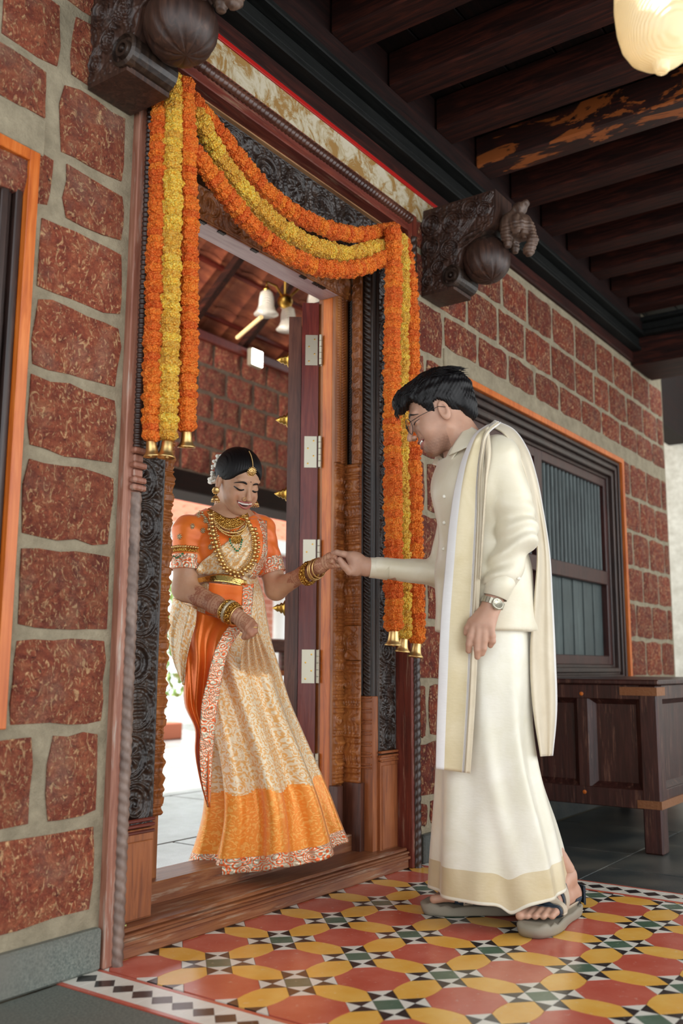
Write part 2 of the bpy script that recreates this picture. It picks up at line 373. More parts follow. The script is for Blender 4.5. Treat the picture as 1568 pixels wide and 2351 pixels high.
eb = empty('cross_beam', (4.12, -1.5, 2.66), 'dark moulded timber beam crossing the far end of the ceiling above the wall corner', 'beam')
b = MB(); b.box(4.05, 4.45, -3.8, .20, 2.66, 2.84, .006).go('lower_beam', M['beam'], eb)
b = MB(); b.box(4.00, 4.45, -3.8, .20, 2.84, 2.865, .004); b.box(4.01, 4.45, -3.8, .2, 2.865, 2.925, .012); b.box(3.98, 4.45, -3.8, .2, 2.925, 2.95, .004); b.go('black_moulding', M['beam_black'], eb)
t = NT('scraped_beam_wood', .5); v = t.coord((14, 1.1, 14)); gq = t.noise(v, 4, 6, .6, 1.0)
c = t.ramp(gq, [(.3, C('#120807')), (.5, C('#26100c')), (.72, C('#43190f'))]); pq = t.noise(t.coord((5, 1.6, 5)), 1.7, 5, .65, .4)
tc = t.n('ShaderNodeTexCoord'); sp = t.n('ShaderNodeSeparateXYZ'); t.l(tc.outputs['Object'], sp.inputs[0])
yy = sp.outputs['Y']; msk = t.math('MULTIPLY', t.math('GREATER_THAN', yy, -.45), 1.0)
t.base(t.mix(t.math('MULTIPLY', t.ramp(pq, [(.52, B0), (.55, W1)]), msk), c, C('#8c4a1e'))); M['scraped'] = t.m
jx = [-.55, -.14, .26, .666, 1.049, 1.42, 1.784, 2.145, 2.507, 2.85, 3.193, 3.53, 3.85]
jlab = {}
jgroup = 'timber joists across the veranda ceiling'
for i, x in enumerate(jx):
    mt = M['scraped'] if abs(x - 1.784) < .01 else M['beam']
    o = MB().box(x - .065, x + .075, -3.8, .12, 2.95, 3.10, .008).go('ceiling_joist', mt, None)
    if abs(x - 1.784) < .01: tag(o, 'ceiling joist with scraped patches of bare orange wood on its side', 'joist', jgroup)
    else: tag(o, 'dark brown ceiling joist', 'joist', jgroup)
    o['ix'] = i
joists = [o for o in COL.objects if o.name.startswith('ceiling_joist')]
names = ['above the left window, far left of the ceiling', 'just right of the left bracket, high up', 'first one meeting the beam over the door lintel', 'second one meeting the beam over the door lintel', 'third one meeting the beam over the door lintel', 'next nearer one before the scraped joist', None, 'first one beyond the scraped joist', 'second one beyond the scraped joist', 'third one beyond the scraped joist', 'fourth one beyond the scraped joist', 'last but one before the far cross beam', 'last one before the far cross beam']
for o in joists:
    i = o['ix']; del o['ix']
    if names[i]: o['label'] = 'dark brown ceiling joist, ' + names[i]
MB().box(-2.6, 4.45, -4.1, .40, 3.14, 3.2).go('ceiling_gap_cover', M['ceil'], None, kind='structure')  # unseen cover added to keep sky out of the board gaps
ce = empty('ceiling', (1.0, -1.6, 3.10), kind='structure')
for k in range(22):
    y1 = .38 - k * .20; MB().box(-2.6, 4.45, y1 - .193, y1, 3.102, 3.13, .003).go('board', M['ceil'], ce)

# ---------------- floor: patterned tile carpet, granite slabs
fl = empty('floor', (.5, -1.0, 0), kind='structure')
b = MB(); b.box(-.345, 1.45, -3.0, .30, -.03, -.0035); b.go('grout_bed', M['grout'], fl)
def clip(poly, a, b_, c_):   # keep a*x+b*y<=c
    out = []; n = len(poly)
    for i in range(n):
        p_, q = poly[i], poly[(i + 1) % n]; dp = a * p_[0] + b_ * p_[1] - c_; dq = a * q[0] + b_ * q[1] - c_
        if dp <= 0: out.append(p_)
        if dp * dq < 0: s_ = dp / (dp - dq); out.append((p_[0] + (q[0] - p_[0]) * s_, p_[1] + (q[1] - p_[1]) * s_))
    return out
S = .25; XA, XB, YB = -.200, 1.305, .235
def piece(nm, poly, mat):
    for a, b_, c_ in ((-1, 0, -XA), (1, 0, XB), (0, 1, YB)):
        poly = clip(poly, a, b_, c_)
        if len(poly) < 3: return
    pa = np.array(poly); ar = .5 * abs(np.dot(pa[:, 0], np.roll(pa[:, 1], 1)) - np.dot(pa[:, 1], np.roll(pa[:, 0], 1)))
    if ar < 2e-5: return
    ce_ = pa.mean(0); sh = .0008; pa = ce_ + (pa - ce_) * (1 - sh / (np.abs(pa - ce_).max() + 1e-6) * 1.0)
    MB().prism(pa, -.004, rng.uniform(-.0003, .0003)).go(nm, M[mat], fl)
A = S * math.sqrt(2) / 5.9; q2 = math.sqrt(.5)
def uvp(cx, cy, u, v): return (cx + (u - v) * q2, cy + (u + v) * q2)   # diagonal frame
def bow(p0, p1, m_=.006, n=3):
    p0 = np.array(p0); p1 = np.array(p1); d = p1 - p0; nrm = np.array([-d[1], d[0]]); nrm /= np.linalg.norm(nrm)
    return [tuple(p0 + d * t_ + nrm * m_ * 4 * t_ * (1 - t_)) for t_ in np.linspace(0, 1, n + 1)[1:-1]]
vis = lambda x, y: True
for i in range(-1, 7):
    for j in range(-9, 2):
        cx, cy = i * S, j * S
        # only what the lens can see (with margin)
        d = (np.array([cx, cy, 0]) - CAM) @ MR
        if d[1] < .5 or abs(d[0] / d[1]) > .52 or d[2] / d[1] < -.68: seen = False
        else: seen = True
        if not seen: continue
        h = A / 2
        piece('green_tile', [uvp(cx, cy, a, b_) for a, b_ in ((-h, -h), (h, -h), (h, h), (-h, h))], 't_grn')
        for k in range(4):
            ca, sa = (1, 0, -1, 0)[k], (0, 1, 0, -1)[k]
            rt = lambda a, b_: uvp(cx, cy, a * ca - b_ * sa, a * sa + b_ * ca)
            c_ = rt(2 * h, 0); in0, in1, ou0, ou1 = rt(h, -h), rt(h, h), rt(3 * h, -h), rt(3 * h, h)
            piece('white_tile', [in0, c_, in1], 't_wht'); piece('white_tile', [ou0, ou1, c_], 't_wht')
            piece('black_tile', [in0, ou0, c_], 't_blk'); piece('black_tile', [in1, c_, ou1], 't_blk')
        # yellow hexagon towards +x and +y
        for dx, dy in ((1, 0), (0, 1)):
            nx_, ny_ = cx + dx * S, cy + dy * S; pts = []
            def near(cx_, cy_, sx, sy):
                # notch point and two arm corners facing direction (sx, sy)
                notch = (cx_ + sx * A * q2, cy_ + sy * A * q2)
                u_, v_ = (sx + sy) * q2, (sy - sx) * q2
                if abs(sx) > 0: arms = [(u_ * 3 * h / q2 , v_ * h / q2), (u_ * h / q2, v_ * 3 * h / q2)]
                else: arms = [(u_ * h / q2, v_ * 3 * h / q2), (u_ * 3 * h / q2, v_ * h / q2)]
                return notch, [uvp(cx_, cy_, *a_) for a_ in arms]
            n0, a0 = near(cx, cy, dx, dy); n1_, a1 = near(nx_, ny_, -dx, -dy)
            # order: n0, armL0, armL1, n1, armR1, armR0
            ax_ = np.array([dx, dy]); pr = np.array([-dy, dx])
            s0 = sorted(a0, key=lambda p_: np.dot(np.array(p_) - (cx, cy), pr)); s1 = sorted(a1, key=lambda p_: np.dot(np.array(p_) - (cx, cy), pr))
            piece('yellow_tile', [n0, s0[0]] + bow(s0[0], s1[0], -.0045) + [s1[0], n1_, s1[1]] + bow(s1[1], s0[1], -.0045) + [s0[1]], 't_yel')
        # red octagon centred half a tile on
        ox, oy = cx + S / 2, cy + S / 2; st_c = [(cx, cy), (cx + S, cy), (cx + S, cy + S), (cx, cy + S)]; pts = []
        for (sx_, sy_) in st_c:
            d_ = np.array([ox - sx_, oy - sy_]); d_ = d_ / np.linalg.norm(d_); pr = np.array([-d_[1], d_[0]]); e_ = np.array([sx_, sy_]) + d_ * 3 * h
            pts.append((tuple(e_ - pr * h), tuple(e_ + pr * h)))
        poly = []
        seq = []
        for a_, b_ in pts:
            va = math.atan2(a_[1] - oy, a_[0] - ox); vb = math.atan2(b_[1] - oy, b_[0] - ox); dd = (vb - va + pi) % (2 * pi) - pi
            seq.append((a_, b_) if dd > 0 else (b_, a_))
        seq.sort(key=lambda s_: math.atan2(s_[0][1] - oy, s_[0][0] - ox))
        for q_ in range(4):
            poly += [seq[q_][0], seq[q_][1]] + bow(seq[q_][1], seq[(q_ + 1) % 4][0], .0045)
        piece('red_tile', poly, 't_red')
# checker borders left and right with thin red lines
def border(x0, sg):
    w1 = .012; ck = .0355
    ys = np.arange(.19 if sg < 0 else .19, -2.4, -.25)
    for a in (0, 1):
        xa = x0 + sg * (0 if a == 0 else w1 + .104) 
        for y_ in np.arange(.20, -2.4, -.25):
            p0 = np.array([xa + sg * w1 / 2, y_ - .125, 0]); d = (p0 - CAM) @ MR
            if d[1] < .5 or abs(d[0] / d[1]) > .6 or d[2] / d[1] < -.75: continue
            MB().prism([(xa, y_ - .249), (xa + sg * w1, y_ - .249), (xa + sg * w1, y_), (xa, y_)][::sg], -.004, 0).go('red_tile', M['t_red'], fl)
    xi = x0 + sg * (w1 + .001); xo = x0 + sg * (w1 + .103); cx = (xi + xo) / 2; hd = .0312
    for r_ in range(40):
        y1 = .20 - r_ * .0625; y0_ = y1 - .0625; ym = (y0_ + y1) / 2; p0 = np.array([cx, ym, 0]); d = (p0 - CAM) @ MR
        if d[1] < .5 or abs(d[0] / d[1]) > .5 or d[2] / d[1] < -.66: continue
        e_ = .0006
        MB().prism([(cx, y0_ + e_), (cx + hd, ym), (cx, y1 - e_), (cx - hd, ym)], -.004, 0).go('black_tile', M['t_blk'], fl)
        for xe, s_ in ((xi, -sg), (xo, sg)):
            pg = [(xe, y0_ + e_), (xe, y1 - e_), (cx + s_ * e_, y1 - e_), (cx + s_ * (hd + e_), ym), (cx + s_ * e_, y0_ + e_)]
            if s_ > 0: pg = pg[::-1]
            MB().prism(pg[::-1], -.004, 0).go('white_tile', M['t_wht'], fl)
border(-.207, -1); border(1.312, 1)
def slab(x0, x1, y0, y1, mt, nm='stone_slab'):
    MB().box(x0 + .003, x1 - .003, y0 + .003, y1 - .003, -.03, rng.uniform(-.001, .0005), .0015).go(nm, M[mt], fl)
for a, b_ in ((-3.2, -2.2), (-2.2, -1.3), (-1.3, -.338)):
    for y0, y1 in ((-3.0, -1.9), (-1.9, -.85), (-.85, .19)): slab(a, b_, y0, y1, 'granite_l')
xs1 = [1.446, 1.70, 2.30, 2.95, 3.6, 4.3, 5.2, 6.2]; xs2 = [1.446, 2.0, 2.62, 3.3, 4.0, 4.9, 6.2]
for a, b_ in zip(xs1, xs1[1:]):
    for y0, y1 in ((-3.0, -2.2), (-2.2, -1.2), (-1.2, -.372)): slab(a, b_, y0, y1, 'granite')
for a, b_ in zip(xs2, xs2[1:]): slab(a, b_, -.372, .19, 'granite')
for a, b_ in ((4.72, 5.5), (5.5, 6.2)): slab(a, b_, .19, 1.4, 'granite'); slab(a, b_, 1.4, 3.0, 'granite')
b = MB(); b.box(-3.2, 6.2, -3.0, .30, -.06, -.031); b.go('screed', M['grout'], fl)
for i, (y0, y1) in enumerate(((.46, 1.27), (1.27, 2.3), (2.3, 3.6), (3.6, 5.2), (5.2, 8), (8, 13))):
    xs = [-3, -.6, .75, 2.1, 3.5, 5.2, 7.5, 12] if i % 2 else [-3, -.2, 1.1, 2.6, 4.2, 6.2, 9, 12]
    for a, b_ in zip(xs, xs[1:]): MB().box(a + .006, b_ - .006, y0 + .006, y1 - .006, -.05, 0.0, .003).go('pale_slab', M['pale_floor'], fl)
b = MB(); b.box(-3, 12, .44, 13, -.09, -.052); b.go('screed', M['grout'], fl)

# ================================================================== DOOR FRAME
df = empty('door_frame', (.55, .25, 0), 'large carved timber door frame with twisted rope moulding and scrollwork, standing in the red stone wall', 'door frame')
XO0, XO1 = -.207, 1.309       # outer edges of the trim
ZT = 2.565
# trim: backing strips + twisted rope, both sides and top
b = MB(); b.box(XO0, -.148, .185, .31, 0, ZT, .003); b.go('side_board', M['dusty_wood'], df)
b = MB(); b.box(1.245, XO1, .185, .31, 0, ZT, .003); b.go('side_board', M['red_wood'], df)
b = MB(); b.box(XO0, XO1, .186, .31, 2.478, ZT, .003); b.go('head_board', M['red_wood_x'], df)
def rope(p0, p1, r, pitch, mat, name='rope_moulding', amp=.30, n=16, sgn=1, ridg=False):
    p0 = np.array(p0, float); p1 = np.array(p1, float); L = np.linalg.norm(p1 - p0); ax = (p1 - p0) / L; nv = int(L / (pitch / 6)) + 1
    a = np.array([1., 0, 0]) if abs(ax[0]) < .9 else np.array([0, 0, 1.]); bq = np.cross(ax, a); s_ = np.linspace(0, L, nv)[:, None]; th = (np.arange(n) * 2 * pi / n)[None, :]
    ph = 2 * pi * s_ / pitch * sgn + (0 if ridg else 2 * th)
    rr = r * (1 - amp * .5 * (1 + np.cos(ph)) ** 1.5 / 2.8)
    Vv = p0 + s_[..., None] * ax + rr[..., None] * (np.cos(th)[..., None] * a + np.sin(th)[..., None] * bq)
    return mk(name, Vv.reshape(-1, 3), grid_faces(n, nv, True), mat, df, True)
t = NT('dusty_rope_carving', .5); n1 = t.noise(t.coord((6, 6, 3)), 5, 4)
t.base(t.ramp(n1, [(.3, C('#4a3830')), (.7, C('#8a7468'))])); M['rope_dusty'] = t.m
M['rope_dark'] = wood('dark_rope_carving', '#1f120e', '#38241c', '#54392c', 'z', .35)
rope((-.1655, .186, 0), (-.1655, .186, 1.18), .0175, .026, M['rope_dusty'])
rope((-.1655, .186, 1.30), (-.1655, .186, 2.48), .0175, .014, M['rope_dark'], ridg=True, amp=.35)
rope((1.276, .186, 0), (1.276, .186, 2.46), .0185, .030, M['rope_dark'], sgn=-1)
rope((-.17, .186, 2.530), (1.25, .186, 2.530), .022, .020, wood('brown_rope_carving', '#2c1410', '#4a2a1e', '#6b4434', 'x', .3), amp=.3)
b = MB()
for z in (1.185, 1.205, 1.245, 1.285): b.box(-.19, -.143, .166, .19, z, z + .016, .004)
for z in (1.222, 1.262): b.box(-.182, -.149, .176, .19, z, z + .022, .004)
b.go('moulding_collar', M['dusty_wood'], df)
# dark carved panels (face -y) with scroll foliage
def foliage(W, per, seed=0, amp=.009, vertical=True):
    def f(u, v):
        if not vertical: u, v = v, u
        x = (u - W / 2) / (W / 2); k = np.floor(v / per); y = (v / per - k - .5) * 2 * per / W; h = np.zeros_like(u)
        sgn = np.where(k % 2 == 0, 1.0, -1.0)
        cx = .12 * sgn; r = np.hypot(x - cx, y); th = np.arctan2(y, (x - cx) * sgn)
        ring = lambda rr, w_: np.exp(-((r - rr) / w_) ** 2)
        kind = (k % 3)
        h += .9 * ring(.74, .07) + .5 * ring(.60, .035)
        spir = np.exp(-((((r * 3.2 - th / (2 * pi)) % 1) - .5) / .16) ** 2) * (r < .68) * (kind == 0)
        pet = (.45 + .55 * np.cos(8 * th)) * np.exp(-((r - .30) / .16) ** 2) * (kind == 1) + 1.0 * np.exp(-(r / .12) ** 2) * (kind == 1)
        rib = (.55 + .45 * np.cos(26 * y)) * np.exp(-(np.hypot((x - cx) / .38, y / .45)) ** 4) * (kind == 2)
        h += .9 * spir + .9 * pet + .85 * rib
        st = np.exp(-((x + .80 * np.cos(pi * v / per)) / .12) ** 2) * (r > .66); h += .8 * st
        lf = (.5 + .5 * np.cos(pi * 9 * v / per + 5 * x)) * (r > .82) * .55; h += lf
        h += .12 * vnoise(u, v, 160, seed) + .1 * vnoise(u, v, 420, seed + 1)
        edge = np.minimum(u, W - u); rim = np.exp(-(edge / .0045) ** 2)
        return amp * (np.clip(h, -.2, 1.4) * np.clip((edge - .003) / .006, 0, 1) + .9 * rim)
    return f
zb = .30    # top of the plain base block
relief('foliage_panel', (-.148, .262, zb), (1, 0, 0), (0, 0, 1), (0, -1, 0), .156, 2.478 - zb, 78, 900, foliage(.156, .125), M['dark_carved'], df)
relief('foliage_panel', (1.130, .262, zb + .12), (1, 0, 0), (0, 0, 1), (0, -1, 0), .117, 2.478 - zb - .12, 64, 900, foliage(.117, .105, 3), M['dark_carved'], df)
relief('foliage_panel', (-.148, .262, 2.305), (0, 0, 1), (1, 0, 0), (0, -1, 0), .172, 1.393, 84, 640, foliage(.172, .165, 5, .011), M['dark_carved'], df)
rope((.0, .25, 2.300), (1.13, .25, 2.300), .010, .013, M['dark_carved'], amp=.4, ridg=True)
b = MB(); b.box(-.148, 1.245, .238, .262, 2.474, 2.481, .001); b.go('gilt_lip', wood('pale_worn_lip', '#7a5236', '#a0764e', '#b48c62', 'x', .5), df)
# backing for panels, inner returns
b = MB(); b.box(-.15, .008, .266, .44, 0, 2.48, .002); b.box(1.105, 1.25, .268, .44, 0, 2.48, .002); b.box(-.15, 1.25, .266, .44, 2.285, 2.48, .002); b.go('backing_post', M['dark_carved'], df)
b = MB(); b.box(-.148, .010, .252, .268, .06, zb, .002); b.box(-.140, .004, .246, .256, .075, zb - .03, .002); b.go('base_block', M['plank_wood'], df)
b = MB(); b.box(1.128, 1.247, .250, .268, .06, zb + .10, .002); b.box(1.137, 1.237, .246, .256, .075, zb + .07, .002)
for z in (zb + .082, zb + .098, zb + .112): b.box(1.128, 1.247, .244, .262, z, z + .009, .003)
b.go('base_block', M['plank_wood'], df)
b = MB(); 
for z in (zb - .012, zb + .004, zb + .018): b.box(-.148, .010, .246, .262, z, z + .009, .003)
b.go('base_bead', M['red_wood_x'], df)
# dark side of the right post (faces -x): twisted colonette, braid; lower red banded part
def braid(W):
    def f(u, v):
        h = .7 * np.abs(np.sin(2 * pi * (v / .022 + np.sign(u - W * .22) * u / .02))) * (np.abs(u - W * .22) < W * .16)
        h += 1.0 * np.exp(-((u - W * .5) / (W * .05)) ** 2) + .8 * np.exp(-((u - W * .6) / (W * .03)) ** 2)
        c_ = np.abs(u - W * .80) / (W * .15); h += np.where(c_ < 1, np.sqrt(np.clip(1 - c_ ** 2, 0, 1)) * (1.3 + .5 * np.sin(2 * pi * (v / .024 + (u - W * .8) / (W * .3)))), 0)
        return .007 * h
    return f
relief('braided_side', (1.105, .385, .62), (0, -1, 0), (0, 0, 1), (-1, 0, 0), .112, 1.66, 60, 900, braid(.112), M['dark_carved'], df)
def bands(W, seed=0, beads=True, amp=.008, per=.30):
    def f(u, v):
        w_ = v % per; h = np.zeros_like(u); e = lambda c_, s_: np.exp(-((w_ - c_) / s_) ** 2)
        q = per / .30
        for c_, s_, a_ in ((.01, .006, 1.), (.030, .004, .7), (.042, .004, .9), (.075, .010, 1.3), (.098, .004, .6), (.112, .004, .8), (.15, .012, 1.4), (.178, .004, .7), (.20, .008, 1.), (.262, .006, .9), (.280, .006, 1.)):
            h += a_ * e(c_ * q, s_ * q)
        h += .8 * np.abs(np.sin(2 * pi * u / .022)) * e(.058 * q, .008 * q) + .9 * np.abs(np.sin(2 * pi * u / .036)) * e(.128 * q, .012 * q)
        h += .7 * (np.sin(2 * pi * u / .012) > 0) * e(.188 * q, .004 * q)
        r = np.hypot(((u + .001) % .05) - .025, w_ - .232 * q); h += .9 * np.exp(-((r - .014) / .004) ** 2) + .9 * np.exp(-(r / .006) ** 2)
        h += .12 * vnoise(u, v, 200, seed)
        return amp * np.clip(h, 0, 1.6)
    return f
def scroll(W):
    def f(u, v):
        x = (u - W / 2) / (W / 2); k = np.floor(v / .062); y = (v / .062 - k - .5) * 2 * .031 / (W / 2); sg = np.where(k % 2 == 0, 1., -1.)
        r = np.hypot(x - .1 * sg, y); th = np.arctan2(y, (x - .1 * sg) * sg)
        h = np.exp(-((((r * 2.0 - th / (2 * pi)) % 1) - .5) / .2) ** 2) * (r < .95) + .7 * np.exp(-((x - .9 * np.cos(pi * v / .062)) / .14) ** 2) * (r > .8)
        return .006 * (h + np.exp(-((1 - np.abs(x)) / .1) ** 2)) + .0006 * vnoise(u, v, 250, 2)
    return f
def twist2(W):
    def f(u, v):
        h = np.zeros_like(u)
        for c0 in (.25, .70):
            c_ = np.abs(u - W * c0) / (W * .2); h += np.where(c_ < 1, np.sqrt(np.clip(1 - c_ ** 2, 0, 1)) * (1.2 + .5 * np.sin(2 * pi * (v / .011 + (1 if c0 < .5 else -1) * (u - W * c0) / (W * .4)))), 0)
        return .006 * h
    return f
# brown carved inner frame: banded pilaster below, scroll strip and twin twists above
relief('banded_pilaster', (1.080, .385, .30), (0, -1, 0), (0, 0, 1), (-1, 0, 0), .075, .45, 44, 330, bands(.075, 1, per=.47, amp=.009), M['brown_carved'], df)
relief('banded_pilaster', (1.080, .385, .88), (0, -1, 0), (0, 0, 1), (-1, 0, 0), .075, .62, 44, 440, bands(.075, 2, amp=.009), M['brown_carved'], df)
relief('rosette_panel', (1.080, .385, .75), (0, -1, 0), (0, 0, 1), (-1, 0, 0), .075, .13, 44, 80, foliage(.075, .13, 8, .006), M['brown_carved'], df)
relief('scroll_strip', (1.085, .352, 1.50), (0, -1, 0), (0, 0, 1), (-1, 0, 0), .042, .78, 30, 460, scroll(.042), M['brown_carved'], df)
relief('twisted_colonette', (1.018, .378, 1.50), (1, 0, 0), (0, 0, 1), (0, -1, 0), .062, .67, 40, 500, twist2(.062), M['brown_carved'], df)
relief('banded_pilaster', (1.018, .380, .30), (1, 0, 0), (0, 0, 1), (0, -1, 0), .060, 1.20, 30, 700, bands(.05, 4), M['brown_carved'], df)
relief('banded_pilaster', (.008, .375, .30), (1, 0, 0), (0, 0, 1), (0, -1, 0), .147, 1.86, 72, 1000, bands(.147, 6, amp=.010), M['brown_carved'], df)
# banding seen in profile on the left jamb: turned baluster half-round along the inner edge
prof = []; z = .30
while z < 2.15:
    for dz_, r_ in ((.0, .016), (.012, .026), (.022, .018), (.034, .030), (.050, .032), (.060, .018), (.075, .022), (.105, .034), (.125, .020), (.140, .028), (.155, .018), (.19, .030), (.21, .016)): prof.append((r_, z + dz_))
    z += .222
b = MB(); b.lathe(prof, (.140, .395, 0), n=20); b.go('turned_baluster', M['brown_carved'], df, smooth=False)
relief('scroll_strip', (.008, .372, 2.172), (0, 0, 1), (1, 0, 0), (0, -1, 0), .115, 1.10, 50, 640, foliage(.115, .11, 9, .008), M['brown_carved'], df)
b = MB(); b.box(.008, .150, .380, .47, 0, 2.30, .002); b.box(1.02, 1.10, .384, .47, 0, 2.30, .002); b.go('inner_post', M['brown_carved'], df)
b = MB(); b.box(1.018, 1.045, .402, .447, .13, 2.168, .002); b.go('orange_jamb', M['orange_wood'], df)
b = MB(); b.box(1.022, 1.11, .447, .50, .13, 2.168, .002); b.box(.06, .150, .447, .50, .13, 2.168, .002); b.go('rabbet_post', M['door_brown'], df)
b = MB(); b.box(.0, 1.09, .378, .466, 2.170, 2.31, .003); b.go('lintel_soffit', M['soffit'], df)
b = MB()
for x in (.19, .235, .33, .50, .78, .86, .90): 
    for k in range(5): b.box(x + k * .007, x + k * .007 + .004, .372, .386, 2.166, 2.172)
b.go('carved_notch', M['dark_carved'], df)
# lower plain parts of the right post, with repair patches
b = MB(); b.box(1.016, 1.050, .362, .402, .13, .30, .002); b.box(1.024, 1.05, .382, .404, .3, 2.168); b.box(1.072, 1.10, .30, .386, .06, .31, .002); b.go('plain_foot', M['door_brown'], df)
b = MB(); b.box(1.098, 1.132, .262, .386, .06, .62, .002)
for k in range(7):
    z = .36 + k * .038 * 1.05
    b.box(1.092, 1.13, .270, .384, z, z + .006, .002); b.box(1.092, 1.13, .270, .384, z + .012, z + .018, .002)
b.go('banded_foot', M['plank_wood'], df)
b = MB(); b.box(1.0905, 1.094, .315, .345, .47, .60); b.go('dark_patch', M['dark_carved'], df)
# threshold: moulded step and raised sill
th_ = empty('threshold', (.55, .30, 0), 'worn red-brown timber door threshold with moulded step and raised sill, under the bride', 'threshold')
b = MB(); b.box(-.145, 1.243, .200, .345, 0, .052, .004); b.box(-.145, 1.243, .196, .345, .052, .060, .003); b.box(-.145, 1.243, .206, .345, .060, .072, .004)
b.box(-.145, 1.243, .192, .205, .034, .044, .002); b.go('step', M['sill_wood'], th_)
b = MB(); b.box(.008, 1.102, .338, .470, 0, .130, .003); b.go('sill', M['sill_wood'], th_)
MB().box(.0, 1.1, .47, .50, 0, .07, .002).go('back_edge', M['sill_wood'], th_)
lf = MB(); lf.add([(x, y, .0735 + .003 * math.sin(3 * i)) for i, (x, y) in enumerate([(-.128, .214), (-.122, .222), (-.112, .226), (-.104, .222), (-.112, .214), (-.12, .211)])], [(0, 1, 2, 3, 4, 5)])
o = lf.go('fallen_petal', plain('pale_green_petal', '#b8c878', .5)); o.location.z += .004; tag(o, 'small pale green petal lying on the threshold step by the left post', 'petal')

# ---------------- door leaf opened inwards, hinges, brass bosses
dl = empty('door_leaf', (1.0, .50, .14), 'open red-brown timber door leaf seen on edge, hinged to the right jamb', 'door')
ang = math.radians(37.5); du = np.array([math.cos(ang), math.sin(ang), 0]); dn = np.array([-math.sin(ang), math.cos(ang), 0])   # dn: left face side
hp = np.array([1.010, .462, 0])
def obox(b_, s0, s1, n0, n1, z0, z1):
    V = [hp + du * s_ + dn * n_ + UP * z_ for s_ in (s0, s1) for n_ in (n0, n1) for z_ in (z0, z1)]
    b_.add(V, [(0, 1, 3, 2), (4, 6, 7, 5), (0, 4, 5, 1), (2, 3, 7, 6), (0, 2, 6, 4), (1, 5, 7, 3)])
b = MB(); obox(b, 0, .46, 0.0, .066, .14, 2.155); b.go('stile', M['door_red'], dl)
b = MB(); obox(b, .012, .46, .068, .118, .14, 2.10); b.go('face_plank', M['door_brown'], dl)
brass = NT('brass', .28, 1.0); brass.base(C('#c59a4a')); M['brass'] = brass.m
goldm = NT('gold', .38, 1.0); goldm.base(C('#e4c080')); M['gold'] = goldm.m
steel = NT('pale_steel', .38, .7); steel.base(C('#b9b4a2')); M['steel'] = steel.m
for z in (.50, .95, 1.40, 1.95, 1.70):
    c0 = hp + du * .10 + dn * .118 + UP * z
    MB().lathe([(.030, 0), (.030, .004), (.018, .010), (.022, .016), (.013, .024), (.015, .030), (.008, .040), (.002, .050)], c0, dn, 16).go('brass_boss', M['brass'], dl, smooth=True)
for v_ in (805, 1039, 1277, 1530, 1768):
    c0 = PY(737, v_, .455); z = c0[2]
    hg = MB(); hh = .062
    obox(hg, -.0035, -.0005, .004, .052, z - hh, z + hh); hh_o = hg.go('hinge', M['steel'], dl)
    MB().box(1.0185, 1.0215, .452, .492, z - hh, z + hh).go('hinge_plate', M['steel'], hh_o)
    kb = MB()
    for q in range(5): kb.tube([(1.008, .450, z - hh + q * .0248 + .001), (1.008, .450, z - hh + (q + 1) * .0248 - .001)], .0065, 12)
    kb.go('barrel', M['steel'], hh_o)
    sc_ = MB()
    for q in range(4):
        c1 = hp + du * -.0035 + dn * (.016 if q % 2 else .038) + UP * (z - hh + .016 + q * .030); sc_.lathe([(.0035, 0), (.0035, .0012), (.001, .0016)], c1, -du, 8)
    sc_.go('screw', M['brass'], hh_o)

